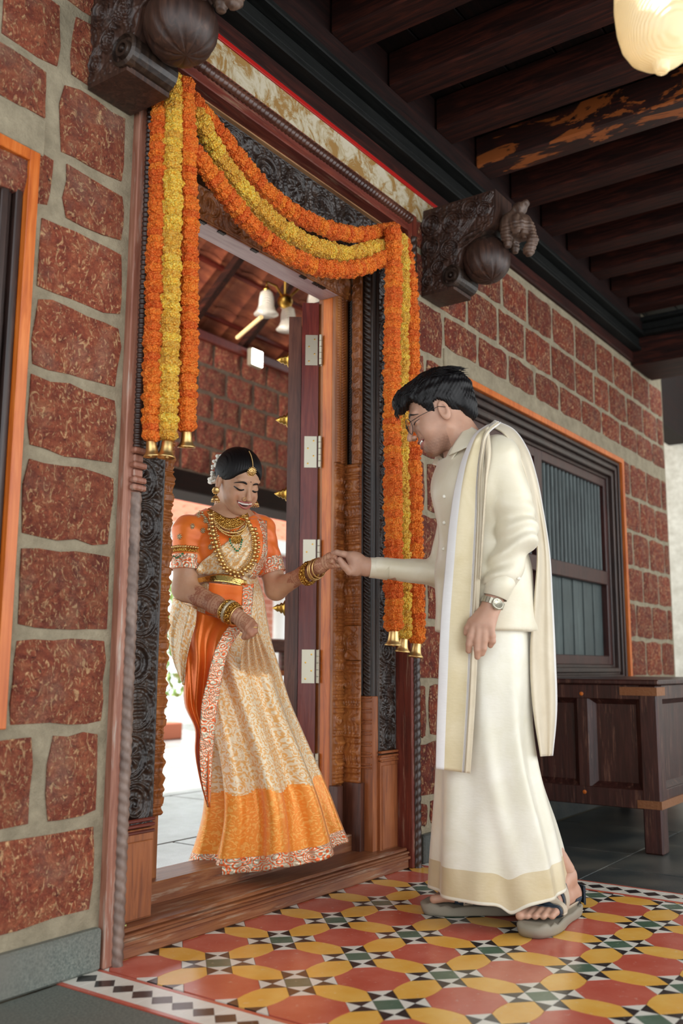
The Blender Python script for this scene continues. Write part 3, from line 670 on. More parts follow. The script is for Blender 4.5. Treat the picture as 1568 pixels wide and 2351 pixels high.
# ================================================================== WINDOWS
def window(nm, x0, x1, z0, z1, mull, loc):
    w_ = empty(nm, loc, kind='structure')
    ow = .030
    b_ = MB(); b_.box(x0, x0 + ow, WY - .018, WY + .05, z0, z1, .002); b_.box(x1 - ow, x1, WY - .018, WY + .05, z0, z1, .002); b_.box(x0 + ow, x1 - ow, WY - .018, WY + .05, z1 - ow, z1, .002); b_.box(x0 + ow, x1 - ow, WY - .018, WY + .05, z0, z0 + ow, .002); b_.go('window_frame', M['win_orange'], w_)
    b_ = MB(); a0, a1, c0, c1 = x0 + ow, x1 - ow, z0 + ow, z1 - ow
    for k, (d, y) in enumerate(((.020, .205), (.014, .222), (.022, .212), (.016, .232), (.024, .222), (.018, .246))):
        for r in ((a0, a0 + d, c0, c1), (a1 - d, a1, c0, c1), (a0 + d, a1 - d, c1 - d, c1), (a0 + d, a1 - d, c0, c0 + d)): b_.box(r[0], r[1], y, .29, r[2], r[3], .003)
        a0 += d; a1 -= d; c0 += d; c1 -= d
    b_.go('moulded_surround', M['win_dark'], w_)
    # casements: stiles, rail, bars above, slats below
    n = len(mull) - 1
    for q in range(n):
        m0, m1 = mull[q], mull[q + 1]
        s_ = MB(); 
        s_.box(m0, m0 + .045, .255, .30, c0, c1, .003); s_.box(m1 - .045, m1, .255, .30, c0, c1, .003); s_.box(m0 + .045, m1 - .045, .255, .30, c1 - .05, c1, .003); s_.box(m0 + .045, m1 - .045, .255, .30, c0, c0 + .05, .003)
        zm = z0 + (z1 - z0) * .465; s_.box(m0 + .045, m1 - .045, .25, .30, zm - .04, zm + .04, .004); s_.go('casement', M['win_red'], w_)
        k = int((m1 - m0 - .09) / .052)
        for i in range(k):
            x = m0 + .045 + (i + .5) * (m1 - m0 - .09) / k
            MB().tube([(x, .285, zm + .04), (x, .285, c1 - .05)], .013, 8).go('bar', M['slat_grey'], w_)
        k = int((m1 - m0 - .09) / .072)
        for i in range(k):
            xa = m0 + .045 + i * (m1 - m0 - .09) / k; xb = xa + (m1 - m0 - .09) / k - .003
            MB().box(xa, xb, .285 + (i % 2) * .006, .30 + (i % 2) * .006, c0 + .05, zm - .04, .002).go('slat', M['slat_grey'], w_)
    MB().box(x0 + .05, x1 - .05, .33, .34, z0 + .05, z1 - .05).go('dark_backing', plain('rusty_backing_board_' + nm, '#6b3a2c', .8), w_)
    return w_
window('window_1', -1.75, -.52, LWZ[0], LWZ[1], [-1.6, -1.14, -.66], (-1.13, .22, .58))
window('window_2', 1.565, 3.78, RWZ[0], RWZ[1], [1.70, 2.26, 2.64, 3.64], (2.67, .22, .60))

# ================================================================== CHEST
ch = empty('storage_chest', (2.6, -.15, 0), 'large dark panelled wooden chest on square legs, right, behind the groom', 'chest')
CX0, CX1, CY0, CY1, CZ0, CZ1 = 2.035, 3.45, -.485, .165, .17, .675
def panel_side(b_, axis, at, lo, hi, z0, z1, sg):
    pass
b = MB()
for (x, y) in ((CX0, CY0), (CX0, CY1 - .075), (CX1 - .075, CY0), (CX1 - .075, CY1 - .075)):
    MB().box(x, x + .078, y, y + .075, 0, CZ1 - .015, .006).go('leg', M['chest'], ch)
b.box(CX0 + .004, CX0 + .05, CY0 + .07, CY1 - .07, CZ1 - .075, CZ1 - .015, .003); b.box(CX0 + .004, CX0 + .05, CY0 + .07, CY1 - .07, CZ0, CZ0 + .075, .003)
b.box(CX0 + .07, CX1 - .07, CY0 + .004, CY0 + .05, CZ1 - .075, CZ1 - .015, .003); b.box(CX0 + .07, CX1 - .07, CY0 + .004, CY0 + .05, CZ0, CZ0 + .075, .003)
b.box(CX0 + .07, CX1 - .07, CY1 - .05, CY1 - .004, CZ0, CZ1 - .015, .003); b.box(CX1 - .05, CX1 - .004, CY0 + .07, CY1 - .07, CZ0, CZ1 - .015, .003)
b.box(CX0 + .02, CX1 - .02, CY0 + .02, CY1 - .02, CZ0 + .02, CZ0 + .04)
b.box(CX0 + .006, CX0 + .05, -.195, -.145, CZ0 + .07, CZ1 - .07, .003); b.box(CX0 + .006, CX0 + .05, .09, .10, CZ0 + .07, CZ1 - .07, .003); b.box(2.72, 2.77, CY0 + .006, CY0 + .05, CZ0 + .07, CZ1 - .07, .003)
b.go('rail', M['chest'], ch)
def rpanel(axis, lo, hi, at):
    z0, z1 = CZ0 + .072, CZ1 - .072; dp = .028; iv = .024
    def pt(s_, z_, d_): return (at + d_, s_, z_) if axis == 'y' else (s_, at + d_, z_)
    V = [pt(lo, z0, 0), pt(hi, z0, 0), pt(hi, z1, 0), pt(lo, z1, 0), pt(lo + iv, z0 + iv, dp), pt(hi - iv, z0 + iv, dp), pt(hi - iv, z1 - iv, dp), pt(lo + iv, z1 - iv, dp)]
    mk('panel', V, [(0, 1, 5, 4), (1, 2, 6, 5), (2, 3, 7, 6), (3, 0, 4, 7), (4, 5, 6, 7)], M['chest'], ch)
rpanel('y', CY0 + .075, -.195, CX0 + .010); rpanel('y', -.145, CY1 - .072, CX0 + .010); rpanel('x', CX0 + .078, 2.72, CY0 + .010); rpanel('x', 2.77, CX1 - .075, CY0 + .010)
MB().box(CX0 - .014, CX1 + .014, CY0 - .014, CY1 + .008, CZ1 - .015, CZ1 + .006, .005).go('lid', M['chest'], ch)
cop = NT('tarnished_copper_plate', .5, .5); cop.base(C('#8a5c3c')); cop.bump(cop.noise(cop.coord(), 90, 3), .5, .004)
b = MB(); b.box(CX0 - .002, CX0 + .01, CY0 - .002, CY0 + .15, CZ1 - .058, CZ1 - .024); b.box(CX0 + .0102, CX0 + .11, CY0 - .002, CY0 + .01, CZ1 - .058, CZ1 - .024); b.go('copper_plate', cop.m, ch)
b = MB(); b.box(CX0 - .002, CX0 + .01, CY0 - .002, CY0 + .095, CZ0 + .004, CZ0 + .036); b.box(CX0 + .0102, CX0 + .3, CY0 - .002, CY0 + .01, CZ0 + .004, CZ0 + .036); b.go('copper_plate', cop.m, ch)
for y, z in ((-.17, CZ1 - .055), (-.17, CZ0 + .05)): MB().lathe([(.008, 0), (.008, .004), (.001, .006)], (CX0 + .004, y, z), (-1, 0, 0), 10).go('wooden_peg', M['orange_wood'], ch)

# ================================================================== implicit surfaces
def smin(a, b_, k): h = np.clip(.5 + .5 * (b_ - a) / k, 0, 1); return b_ + (a - b_) * h - k * h * (1 - h)
def smax(a, b_, k): return -smin(-a, -b_, k)
def ell(p, c, r, R=None):
    q = p - np.asarray(c, np.float32)
    if R is not None: q = q @ np.asarray(R, np.float32)
    r = np.asarray(r, np.float32); k0 = np.sqrt(((q / r) ** 2).sum(-1)); k1 = np.sqrt(((q / (r * r)) ** 2).sum(-1)) + 1e-9; return k0 * (k0 - 1) / k1
def cap(p, a, b_, ra, rb):
    a = np.asarray(a, np.float32); b_ = np.asarray(b_, np.float32); d = b_ - a; t_ = np.clip(((p - a) @ d) / (d @ d + 1e-12), 0, 1)
    return np.sqrt(((p - a - t_[..., None] * d) ** 2).sum(-1)) - (ra + (rb - ra) * t_)
def surfnet(fn, lo, hi, h):
    lo = np.asarray(lo, float); n = np.ceil((np.asarray(hi) - lo) / h).astype(int) + 1
    ax = [(lo[i] + h * np.arange(n[i])).astype(np.float32) for i in range(3)]
    v = np.empty(n, np.float32)
    step = max(1, int(400000 / (n[1] * n[2])))
    for i in range(0, n[0], step):
        X, Y, Z = np.meshgrid(ax[0][i:i + step], ax[1], ax[2], indexing='ij'); v[i:i + step] = fn(np.stack([X, Y, Z], -1).reshape(-1, 3)).reshape(X.shape)
    s = v < 0; cnt = np.zeros(np.array(n) - 1, np.uint8); acc = np.zeros((*cnt.shape, 3), np.float32)
    sl = lambda o_, dims=None: tuple(slice(o_[i], n[i] - 1 + o_[i]) for i in range(3))
    for axn in range(3):
        for a_ in (0, 1):
            for b__ in (0, 1):
                o0 = [0, 0, 0]; oth = [i for i in range(3) if i != axn]; o0[oth[0]] = a_; o0[oth[1]] = b__; o1 = list(o0); o1[axn] = 1
                v0 = v[sl(o0)]; v1 = v[sl(o1)]; cr = (v0 < 0) != (v1 < 0); t_ = np.where(cr, v0 / np.where(cr, v0 - v1, 1), 0)
                cnt += cr
                for i in range(3): acc[..., i] += cr * (o0[i] + (t_ if i == axn else 0))
    act = cnt > 0; ids = -np.ones(cnt.shape, np.int64); ids[act] = np.arange(act.sum())
    ci = np.argwhere(act); V = lo + h * (ci + acc[act] / cnt[act][:, None]); Q = []
    for axn in range(3):
        a_, b__ = [(1, 2), (2, 0), (0, 1)][axn]
        v0 = s[tuple(slice(0, n[i] - 1) if i == axn else slice(1, n[i] - 1) for i in range(3))]
        v1 = s[tuple(slice(1, n[i]) if i == axn else slice(1, n[i] - 1) for i in range(3))]
        cr = np.argwhere(v0 != v1); fl_ = v0[v0 != v1]
        c0 = cr.copy()
        for i in range(3):
            if i != axn: c0[:, i] += 1
        def g_(da, db):
            q = c0.copy(); q[:, a_] -= da; q[:, b__] -= db; return ids[q[:, 0], q[:, 1], q[:, 2]]
        q = np.stack([g_(1, 1), g_(0, 1), g_(0, 0), g_(1, 0)], -1); q[~fl_] = q[~fl_][:, ::-1]; Q.append(q)
    Q = np.concatenate(Q); Q = Q[(Q >= 0).all(1)]; return V, Q
def relax(V, Q, it=2, lam=.5):
    e = np.concatenate([Q[:, [0, 1]], Q[:, [1, 2]], Q[:, [2, 3]], Q[:, [3, 0]]]); a, b_ = e[:, 0], e[:, 1]; n = len(V)
    for k in range(it):
        S_ = np.stack([np.bincount(a, V[b_, i], n) + np.bincount(b_, V[a, i], n) for i in range(3)], -1); c_ = (np.bincount(a, minlength=n) + np.bincount(b_, minlength=n))[:, None] + 1e-9
        V = V + (S_ / c_ - V) * (lam if k % 2 == 0 else -lam * 1.04 if it > 2 else lam)
    return V
def sn3(p, s, seed=0):
    """smooth pseudo noise from sines, cheap in 3-D"""
    r = np.random.default_rng(seed); o = 0
    for k in range(5):
        d = r.normal(size=3); d /= np.linalg.norm(d); o = o + np.sin((p @ d.astype(np.float32)) * s * r.uniform(.7, 1.6) + r.uniform(0, 6.28))
    return o / 3

# ================================================================== BRACKETS
def bracket(X0, label):
    Y0, Z0, WX = .205, 2.245, .155
    br = empty('carved_bracket', (X0 + WX / 2, .1, Z0), label, 'bracket', 'carved timber brackets at the ends of the door lintel')
    prof = [(0, 0), (.150, 0), (.155, .05), (.185, .10), (.20, .16), (.27, .20), (.335, .235), (.345, .30), (.345, .375)]
    zz = np.array([q[1] for q in prof]); ss = np.array([q[0] for q in prof]); smx = lambda z: np.interp(z, zz[1:], ss[1:])
    b_ = MB(); V = []; 
    poly = [(0, 0)] + [(s_, z_) for s_, z_ in prof[1:]] + [(0, .375)]
    V = [(X0 + .004, Y0 - s_, Z0 + z_) for s_, z_ in poly] + [(X0 + WX, Y0 - s_, Z0 + z_) for s_, z_ in poly]; n = len(poly)
    b_.add(V, [tuple(range(n)), tuple(range(n, 2 * n))[::-1]] + [(i, n + i, n + (i + 1) % n, (i + 1) % n) for i in range(n)]); b_.go('block', M['bracket'], br)
    # carved side face
    nu, nv = 150, 170; z = np.linspace(.012, .370, nv)[:, None]; sm = smx(z) - .006; s_ = np.linspace(0, 1, nu)[None, :] * sm; Zg = z + 0 * s_
    def swirl(cx, cz, R_, dr, k=3.0):
        r = np.hypot(s_ - cx, Zg - cz) / R_; th = np.arctan2(Zg - cz, (s_ - cx) * dr); return np.exp(-((((r * k - th / (2 * pi)) % 1) - .5) / .2) ** 2) * (r < 1) + np.exp(-((r - 1) / .1) ** 2)
    h = swirl(.055, .30, .045, 1) + swirl(.15, .285, .042, -1) + swirl(.235, .32, .036, 1) + swirl(.05, .20, .04, -1) + swirl(.14, .17, .04, 1, 4) + swirl(.085, .105, .030, 1) + swirl(.035, .055, .022, 1, 2) + swirl(.295, .30, .028, -1)
    h = h + .7 * (.5 + .5 * np.sin((s_ * 1.2 - Zg) * 2 * pi / .012)) * (np.abs(s_ * .9 - Zg + .06) < .018) + .25 * vnoise(s_, Zg, 140, 3) + .25 * vnoise(s_, Zg, 60, 4)
    h = np.clip(h, -.3, 1.5) * .009; h[0] = h[-1] = -.006; h[:, 0] = h[:, -1] = -.006
    pts = np.stack([X0 + .002 - h, Y0 - s_, Z0 + Zg], -1); mk('scroll_panel', pts.reshape(-1, 3), grid_faces(nu, nv), M['bracket'], br, True)
    # hanging lotus bud
    cb = np.array([X0 + WX / 2 + .005, Y0 - .262, Z0 + .12]); ax = np.array([0, -.25, -1.0]); ax /= np.linalg.norm(ax); pr = []
    for i in range(15): th = pi * i / 14; pr.append((.096 * math.sin(th) ** .85 + .001, -math.cos(th) * .092))
    bb = MB(); bb.lathe(pr, cb, ax, 64); bb.v[0] = cb + (bb.v[0] - cb) * (1 - .045 * np.exp(-((np.abs(((np.tile(np.arange(64), 15) / 64 * 9) % 1) - .5)) / .07) ** 2))[:, None]; bb.go('lotus_bud', M['bracket'], br, smooth=True)
    bb = MB(); bb.lathe([(.05, 0), (.088, .008), (.060, .016), (.092, .028), (.07, .036), (.082, .050), (.05, .06)], cb - ax * .110, ax, 36)
    bb.go('bud_collar', M['dark_carved'], br, smooth=False)
    # volute below
    bb = MB(); c0 = np.array([X0 - .004, Y0 - .145, Z0 + .055])
    bb.lathe([(.046, .0), (.046, .02), (.038, .026), (.034, .016), (.026, .016), (.022, .028), (.014, .028), (.011, .016), (.006, .030), (.001, .032)], c0 + np.array([.02, 0, 0]), (-1, 0, 0), 28)
    bb.tube([c0 + np.array([.02, 0, 0]), c0 + np.array([WX, 0, 0])], .043, 20); bb.go('volute', M['dark_carved'], br)
    # small elephant at the tip
    o_ = np.array([X0 + WX / 2, Y0 - .395, Z0 + .20])
    def fe(p):
        q = p - o_.astype(np.float32)
        d = ell(q, (0, .015, .035), (.052, .050, .062)); d = smin(d, ell(q, (0, -.035, .020), (.040, .036, .052)), .02)
        d = smin(d, cap(q, (0, -.06, .01), (0, -.075, -.045), .022, .017), .012); d = smin(d, cap(q, (0, -.075, -.045), (0, -.055, -.085), .020, .024), .012)
        for sx in (-1, 1):
            d = smin(d, ell(q, (.040 * sx, -.02, .02), (.014, .032, .044)), .008); d = smin(d, cap(q, (.03 * sx, .03, 0), (.032 * sx, .02, -.05), .022, .018), .015)
        d = smin(d, ell(q, (0, -.02, .100), (.030, .030, .026)), .012); d = smin(d, ell(q, (0, -.045, .115), (.022, .018, .014)), .008)
        return d + .0022 * np.sin(q[:, 2] * 420) * (q[:, 2] < .03) + .002 * sn3(q, 160, 3)
    V, Q = surfnet(fe, o_ - .15, o_ + .16, .0045); mk('elephant_figure', V, Q, wood('dusty_carving_' + ('a' if X0 < 0 else 'b'), '#3a2a22', '#5c4538', '#7a6454', 'z', .5), br, True)
    return br
bracket(1.372, 'dark carved timber bracket with lotus bud and small elephant, right of the door lintel')
bracket(-.378, 'dark carved timber bracket with lotus bud, top left corner above the left garlands')

# ================================================================== GARLANDS
def flower_mesh(name, mat, seed):
    r = np.random.default_rng(seed); n, m_ = 22, 13; V = []
    for i in range(m_):
        ph = pi * i / (m_ - 1); 
        for k in range(n):
            th = 2 * pi * k / n; s_ = math.sin(ph) ** .55; ruff = 1 + .09 * math.cos(7 * th + seed) + r.uniform(-.09, .09)
            V.append((s_ * math.cos(th) * ruff, s_ * math.sin(th) * ruff, -math.cos(ph) * .52 * (1 + r.uniform(-.22, .22))))
    me = bpy.data.meshes.new(name); me.from_pydata(V, [], [tuple(int(x) for x in f) for f in grid_faces(n, m_, True)]); me.materials.append(mat)
    me.polygons.foreach_set('use_smooth', np.zeros(len(me.polygons), bool)); me.update(); return me
def petal_mat(name, a, b_, c_):
    t = NT(name, .65); t.b.inputs['Specular IOR Level'].default_value = .15; v = t.coord((1, 1, 1)); n1 = t.vor(v, 5.5); n2 = t.noise(v, 9, 3)
    col = t.ramp(n1, [(.0, C(a)), (.45, C(b_)), (.8, C(c_))]); oi = t.n('ShaderNodeObjectInfo'); hv = t.n('ShaderNodeHueSaturation')
    t.l(t.math('ADD', t.math('MULTIPLY', oi.outputs['Random'], .3), .85), hv.inputs['Value']); t.l(t.math('ADD', t.math('MULTIPLY', oi.outputs['Random'], .012), .494), hv.inputs['Hue']); t.l(col, hv.inputs['Color'])
    t.base(hv.outputs[0]); t.bump(n1, .7, .2); t.b.inputs['Subsurface Weight'].default_value = .35; t.b.inputs['Subsurface Radius'].default_value = (.03, .018, .004); t.b.inputs['Subsurface Scale'].default_value = .2; return t.m
M['fl_or'] = petal_mat('orange_marigold', '#ff9c4c', '#ff8236', '#ee6820'); M['fl_ye'] = petal_mat('yellow_marigold', '#ffdc84', '#ffc550', '#f5ab38')
FM = {k: [flower_mesh('marigold_' + k, M[k], i + 3) for i in range(5)] for k in ('fl_or', 'fl_ye')}
GOLD = M['gold']
def garland(pts, kind, rad, label, bell=True):
    pts = np.array(pts, float); seg = np.linalg.norm(np.diff(pts, axis=0), axis=1); L = np.concatenate([[0], np.cumsum(seg)])
    # smooth with Catmull-Rom style resample
    f = lambda s_: np.array([np.interp(s_, L, pts[:, i]) for i in range(3)])
    base = pts[-1] if bell else pts[len(pts) // 2]
    ga = empty('marigold_garland', tuple(base), label, 'garland', 'marigold garlands on the door frame'); rad *= 1.10; st_ = rad * .80; n = int(L[-1] / st_)
    fine = np.array([f(s_) for s_ in np.linspace(0, L[-1], n + 1)])
    for _ in range(3): fine[1:-1] = .25 * fine[:-2] + .5 * fine[1:-1] + .25 * fine[2:]
    tb = MB().tube(fine, rad * .35, 6); tb.go('string', M[kind], ga)
    for i in range(n + 1):
        t_ = fine[min(i + 1, n)] - fine[max(i - 1, 0)]; t_ = Vector(t_).normalized(); o = bpy.data.objects.new('marigold', FM[kind][rng.integers(5)]); COL.objects.link(o); o.parent = ga
        o.location = Vector(fine[i] - base) + Vector(rng.uniform(-1, 1, 3)) * rad * .08; o.rotation_mode = 'QUATERNION'
        q = t_.to_track_quat('Z', 'Y'); from_ax = Vector((0, 0, 1)); o.rotation_quaternion = q @ Matrix.Rotation(rng.uniform(0, 6.28), 4, 'Z').to_quaternion() @ Matrix.Rotation(rng.uniform(-.18, .18), 4, 'X').to_quaternion()
        r_ = rad * rng.uniform(.93, 1.10); o.scale = (r_, r_, rad * rng.uniform(.95, 1.25))
    if bell:
        c0 = fine[-1] + np.array([0, 0, -rad * .45]); k = rad / .026
        pr = [(.004, .0), (.011, -.001), (.0135, -.006), (.0145, -.020), (.016, -.030), (.0185, -.037), (.024, -.043), (.0245, -.046), (.021, -.0455), (.015, -.040), (.012, -.03)]
        bm_ = MB().lathe([(a * k, z * k) for a, z in pr], c0, (rng.uniform(-.12, .12), rng.uniform(-.1, .1), 1), 26); be = bm_.go('bell', GOLD, ga, smooth=True)
        MB().ball(c0 + np.array([0, 0, -.043 * k]), .006 * k).go('clapper', GOLD, be, smooth=True)
    return ga
GL = lambda L, y: [PY(u, v, y + (dy[0] if dy else 0)) for u, v, *dy in L]
garland(GL([(369, 245), (364, 400), (359, 560), (353, 760), (347, 1000)], .135), 'fl_or', .0235, 'orange marigold garland hanging straight, leftmost strand left of the doorway')
garland(GL([(396, 178), (396, 330), (393, 600), (389, 800), (385, 1000)], .105), 'fl_ye', .0250, 'yellow marigold garland hanging straight left of the doorway')
garland(GL([(423, 192), (430, 330), (434, 500), (434, 720), (429, 978)], .095), 'fl_or', .0240, 'orange marigold garland hanging straight, strand nearest the door opening on the left')
garland(GL([(440, 232), (472, 268), (532, 345), (610, 440), (682, 497), (762, 530), (830, 541), (885, 530), (905, 530)], .125), 'fl_or', .0255, 'uppermost orange marigold garland swagged across the lintel', False)
garland(GL([(452, 262), (490, 340), (540, 415), (600, 485), (660, 535), (730, 570), (800, 584), (885, 564)], .115), 'fl_ye', .0260, 'yellow marigold garland swagged across the lintel', False)
garland(GL([(436, 335), (478, 395), (530, 462), (590, 532), (650, 580), (720, 614), (790, 622), (850, 608), (892, 585)], .095), 'fl_or', .0260, 'lowest orange marigold garland swagged across the lintel', False)
garland(GL([(903, 536), (904, 640), (900, 800), (902, 1100), (904, 1435)], .065), 'fl_or', .0290, 'orange marigold garland hanging straight, left strand right of the doorway')
garland(GL([(920, 548), (924, 660), (920, 800), (921, 1100), (927, 1455)], .115), 'fl_ye', .0270, 'yellow marigold garland hanging between two orange ones right of the doorway')
garland(GL([(925, 556), (938, 620), (944, 720), (948, 1000), (951, 1200), (957, 1465)], .120), 'fl_or', .0290, 'rightmost orange marigold garland hanging beside the red stone wall')

# ================================================================== PENDANT LAMP
lp_c = P(1514, 52, 1.98); lamp = empty('pendant_lamp', (lp_c[0], lp_c[1], lp_c[2] - .08), 'lit pendant lamp with ribbed cream glass bell shade, top right corner', 'lamp')
t = NT('cream_ribbed_glass', .18); v = t.coord(); rb = t.vor(t.coord((1, 1, 1)), 90); t.base(C('#f3e2bd')); t.b.inputs['Transmission Weight'].default_value = .55
t.b.inputs['Emission Color'].default_value = C('#ffe6b4'); t.b.inputs['Emission Strength'].default_value = .10; wv = t.n('ShaderNodeTexWave', wave_type='BANDS', bands_direction='DIAGONAL'); t.l(v, wv.inputs[0]); wv.inputs['Scale'].default_value = 60; t.bump(wv.outputs['Fac'], .4, .003); M['lampglass'] = t.m
R0 = .090
pr = [(.004, -.112), (.012, -.113), (.016, -.108), (.0165, -.098), (.020, -.092), (.045, -.086), (.064, -.070), (.078, -.045), (.086, -.010), (.090, .04), (.088, .10), (.078, .16), (.060, .20), (.040, .215)]
MB().lathe(pr, lp_c, (0, 0, 1), 48).go('shade', M['lampglass'], lamp, smooth=True)
MB().lathe([(.001, .125), (.016, .115), (.026, .09), (.024, .06), (.014, .04), (.012, .0)][::-1], lp_c + np.array([0, 0, .02]), (0, 0, 1), 20).go('bulb', M['gold'], lamp, smooth=True)
em = bpy.data.materials.new('lamp_bulb'); em.use_nodes = True; em.node_tree.nodes['Principled BSDF'].inputs['Emission Color'].default_value = (1, .82, .55, 1); em.node_tree.nodes['Principled BSDF'].inputs['Emission Strength'].default_value = 5
for o in lamp.children:
    if o.name.startswith('bulb'): o.data.materials[0] = em
MB().lathe([(.042, .205), (.046, .215), (.030, .235), (.012, .25), (.012, .27)], lp_c, (0, 0, 1), 24).go('gallery', M['brass'], lamp, smooth=True)
MB().tube([lp_c + np.array([0, 0, .26]), np.array([lp_c[0], lp_c[1], 3.1])], .006, 8).go('rod', M['brass'], lamp)

# ================================================================== BEYOND THE DOOR
bw = empty('wall_back', (3.5, 3.4, 2.2), kind='structure')
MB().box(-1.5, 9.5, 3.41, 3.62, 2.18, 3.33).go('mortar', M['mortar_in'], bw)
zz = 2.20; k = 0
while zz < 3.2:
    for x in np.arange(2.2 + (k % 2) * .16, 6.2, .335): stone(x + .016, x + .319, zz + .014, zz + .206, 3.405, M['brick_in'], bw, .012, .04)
    zz += .222; k += 1
o = MB().box(-1.5, 9.5, 3.33, 3.66, 2.02, 2.18, .01).go('back_beam', M['beam_x'], None); tag(o, 'dark timber beam under the inner brick wall, seen through the doorway', 'beam')
o = MB().box(-1.5, 9.5, 3.35, 3.405, 3.27, 3.34, .006).go('wall_batten', M['door_red'], None); tag(o, 'pale lit batten along the top of the inner brick wall', 'batten')
# sloped tiled roof, underside
t = NT('old_roof_tile_underside', .75); n1 = t.noise(t.coord((1, 6, 6)), 3, 5); t.base(t.ramp(n1, [(.3, C('#6a2e20')), (.6, C('#9a5236')), (.8, C('#cc8c5c'))])); M['rooftile'] = t.m
ir = empty('inner_roof', (3.5, 2.3, 3.4), 'tiled roof on dark red rafters and battens over the inner room, seen from below', 'roof')
sl = .86
rz = lambda y: 3.34 + sl * (3.42 - y)
nrm = np.array([0, sl, 1]) / math.hypot(1, sl)
tt = []
for i, x in enumerate(np.arange(.8, 6.6, .24)):
    for y0 in np.arange(.6, 3.45, .27):
        m_ = MB(); k = 5; V = []
        for a, yy_ in ((0, y0), (1, y0 + .31)):
            for q in range(k + 1):
                xx = x + .243 * q / k; V.append((xx, yy_, rz(yy_) + .10 + .022 * math.sin(pi * q / k) + .016 * a))
        V2 = [(a[0], a[1], a[2] + .012) for a in V]; n = k + 1
        f = [(q, q + 1, n + q + 1, n + q) for q in range(k)]; f = f + [tuple(2 * n + j for j in g_)[::-1] for g_ in f] + [(n - 1, 2 * n - 1, 4 * n - 1, 3 * n - 1), (0, 2 * n, 3 * n, n)]
        m_.add(V + V2, f); m_.go('roof_tile', M['rooftile'], ir)
for x in np.arange(.8, 6.6, .62):
    V = [(x + a, y, rz(y) + c_) for a in (-.03, .03) for y in (.8, 3.6) for c_ in (0, .08)]
    MB().add(V, [(0, 1, 3, 2), (4, 6, 7, 5), (0, 4, 5, 1), (2, 3, 7, 6), (0, 2, 6, 4), (1, 5, 7, 3)]).go('rafter', M['beam'], ir)
for y in np.arange(.95, 3.45, .30):
    MB().box(.6, 6.8, y, y + .04, rz(y) + .075, rz(y) + .10).go('batten', M['door_red'], ir)
b = MB(); b.box(.4, 7, .41, .60, 2.6, 6.0).go('wall_above_door', M['beam_x'], None, kind='structure')
# flood light
fc = np.array([3.93, 3.28, 3.25]); fo = empty('flood_light', tuple(fc), 'small square white flood lamp switched on at the top of the inner wall', 'lamp')
MB().box(fc[0] - .075, fc[0] + .075, fc[1], fc[1] + .05, fc[2] - .07, fc[2] + .08, .008).go('housing', M['steel'], fo)
em2 = bpy.data.materials.new('flood_glow'); em2.use_nodes = True; em2.node_tree.nodes['Principled BSDF'].inputs['Emission Color'].default_value = (1, .97, .85, 1); em2.node_tree.nodes['Principled BSDF'].inputs['Emission Strength'].default_value = 18
MB().box(fc[0] - .064, fc[0] + .064, fc[1] - .004, fc[1] + .001, fc[2] - .06, fc[2] + .07).go('lens', em2, fo)
# chandelier with glass bells
cc = np.array([2.70, 2.0, 3.06]); cn = empty('chandelier', tuple(cc), 'brass chandelier with clear ribbed glass bell shades hanging in the inner room', 'chandelier')
MB().tube([cc, cc + np.array([0, 0, 1.62])], .009, 8).go('rod', M['brass'], cn); MB().ball(cc, .05, 14, 10).go('hub', M['brass'], cn, True)
t = NT('ribbed_clear_glass', .15); t.base(C('#e8e4da')); t.b.inputs['Transmission Weight'].default_value = .6; wv = t.n('ShaderNodeTexWave', bands_direction='DIAGONAL'); t.l(t.coord(), wv.inputs[0]); wv.inputs['Scale'].default_value = 35; t.bump(wv.outputs['Fac'], .8, .004)
t.b.inputs['Emission Color'].default_value = C('#fff0d8'); t.b.inputs['Emission Strength'].default_value = .12; M['bellglass'] = t.m
for (u, v_) in ((612, 668), (662, 705), (722, 672)):
    c0 = PY(u, v_, 2.0 if u != 722 else 1.95); mid = (cc + c0) / 2 + np.array([0, 0, .07])
    c_ar = MB().tube([cc, mid, c0 + np.array([0, 0, .06]), c0], .008, 8); ar_ = c_ar.go('arm', M['brass'], cn, True)
    MB().lathe([(.022, .0), (.040, -.015), (.047, -.05), (.050, -.10), (.062, -.135), (.078, -.155)], c0, (0, 0, 1), 28).go('glass_shade', M['bellglass'], ar_, True)
    MB().lathe([(.012, .03), (.024, .01), (.024, -.005)], c0, (0, 0, 1), 16).go('shade_cap', M['brass'], ar_, True)
MB().tube([P(545, 775, 5.9), P(600, 728, 5.5)], .013, 10).go('tube_lamp', plain('tube_glow', '#e8c890', .4), ir)['label'] = 'thin pale tube lamp fixed along a rafter'
MB().box(-3.0, .82, .6, 3.6, rz(2.0) - .02, rz(2.0)).go('sun_block_board', M['beam_x'], ir) if False else MB().add([(x, y, rz(y) + .1 + dz) for x in (-3.0, .85) for y in (.45, 3.6) for dz in (0, .03)], [(0, 1, 3, 2), (4, 6, 7, 5), (0, 4, 5, 1), (2, 3, 7, 6), (0, 2, 6, 4), (1, 5, 7, 3)]).go('sun_block_board', M['beam_x'], ir)  # unseen board added to stop sun coming past the tiles
MB().add([(x, y, rz(y) + .16 + dz) for x in (.8, 7.2) for y in (.45, 3.6) for dz in (0, .03)], [(0, 1, 3, 2), (4, 6, 7, 5), (0, 4, 5, 1), (2, 3, 7, 6), (0, 2, 6, 4), (1, 5, 7, 3)]).go('sun_block_board', M['rooftile'], ir)  # board added above the tiles to close their gaps to the sun
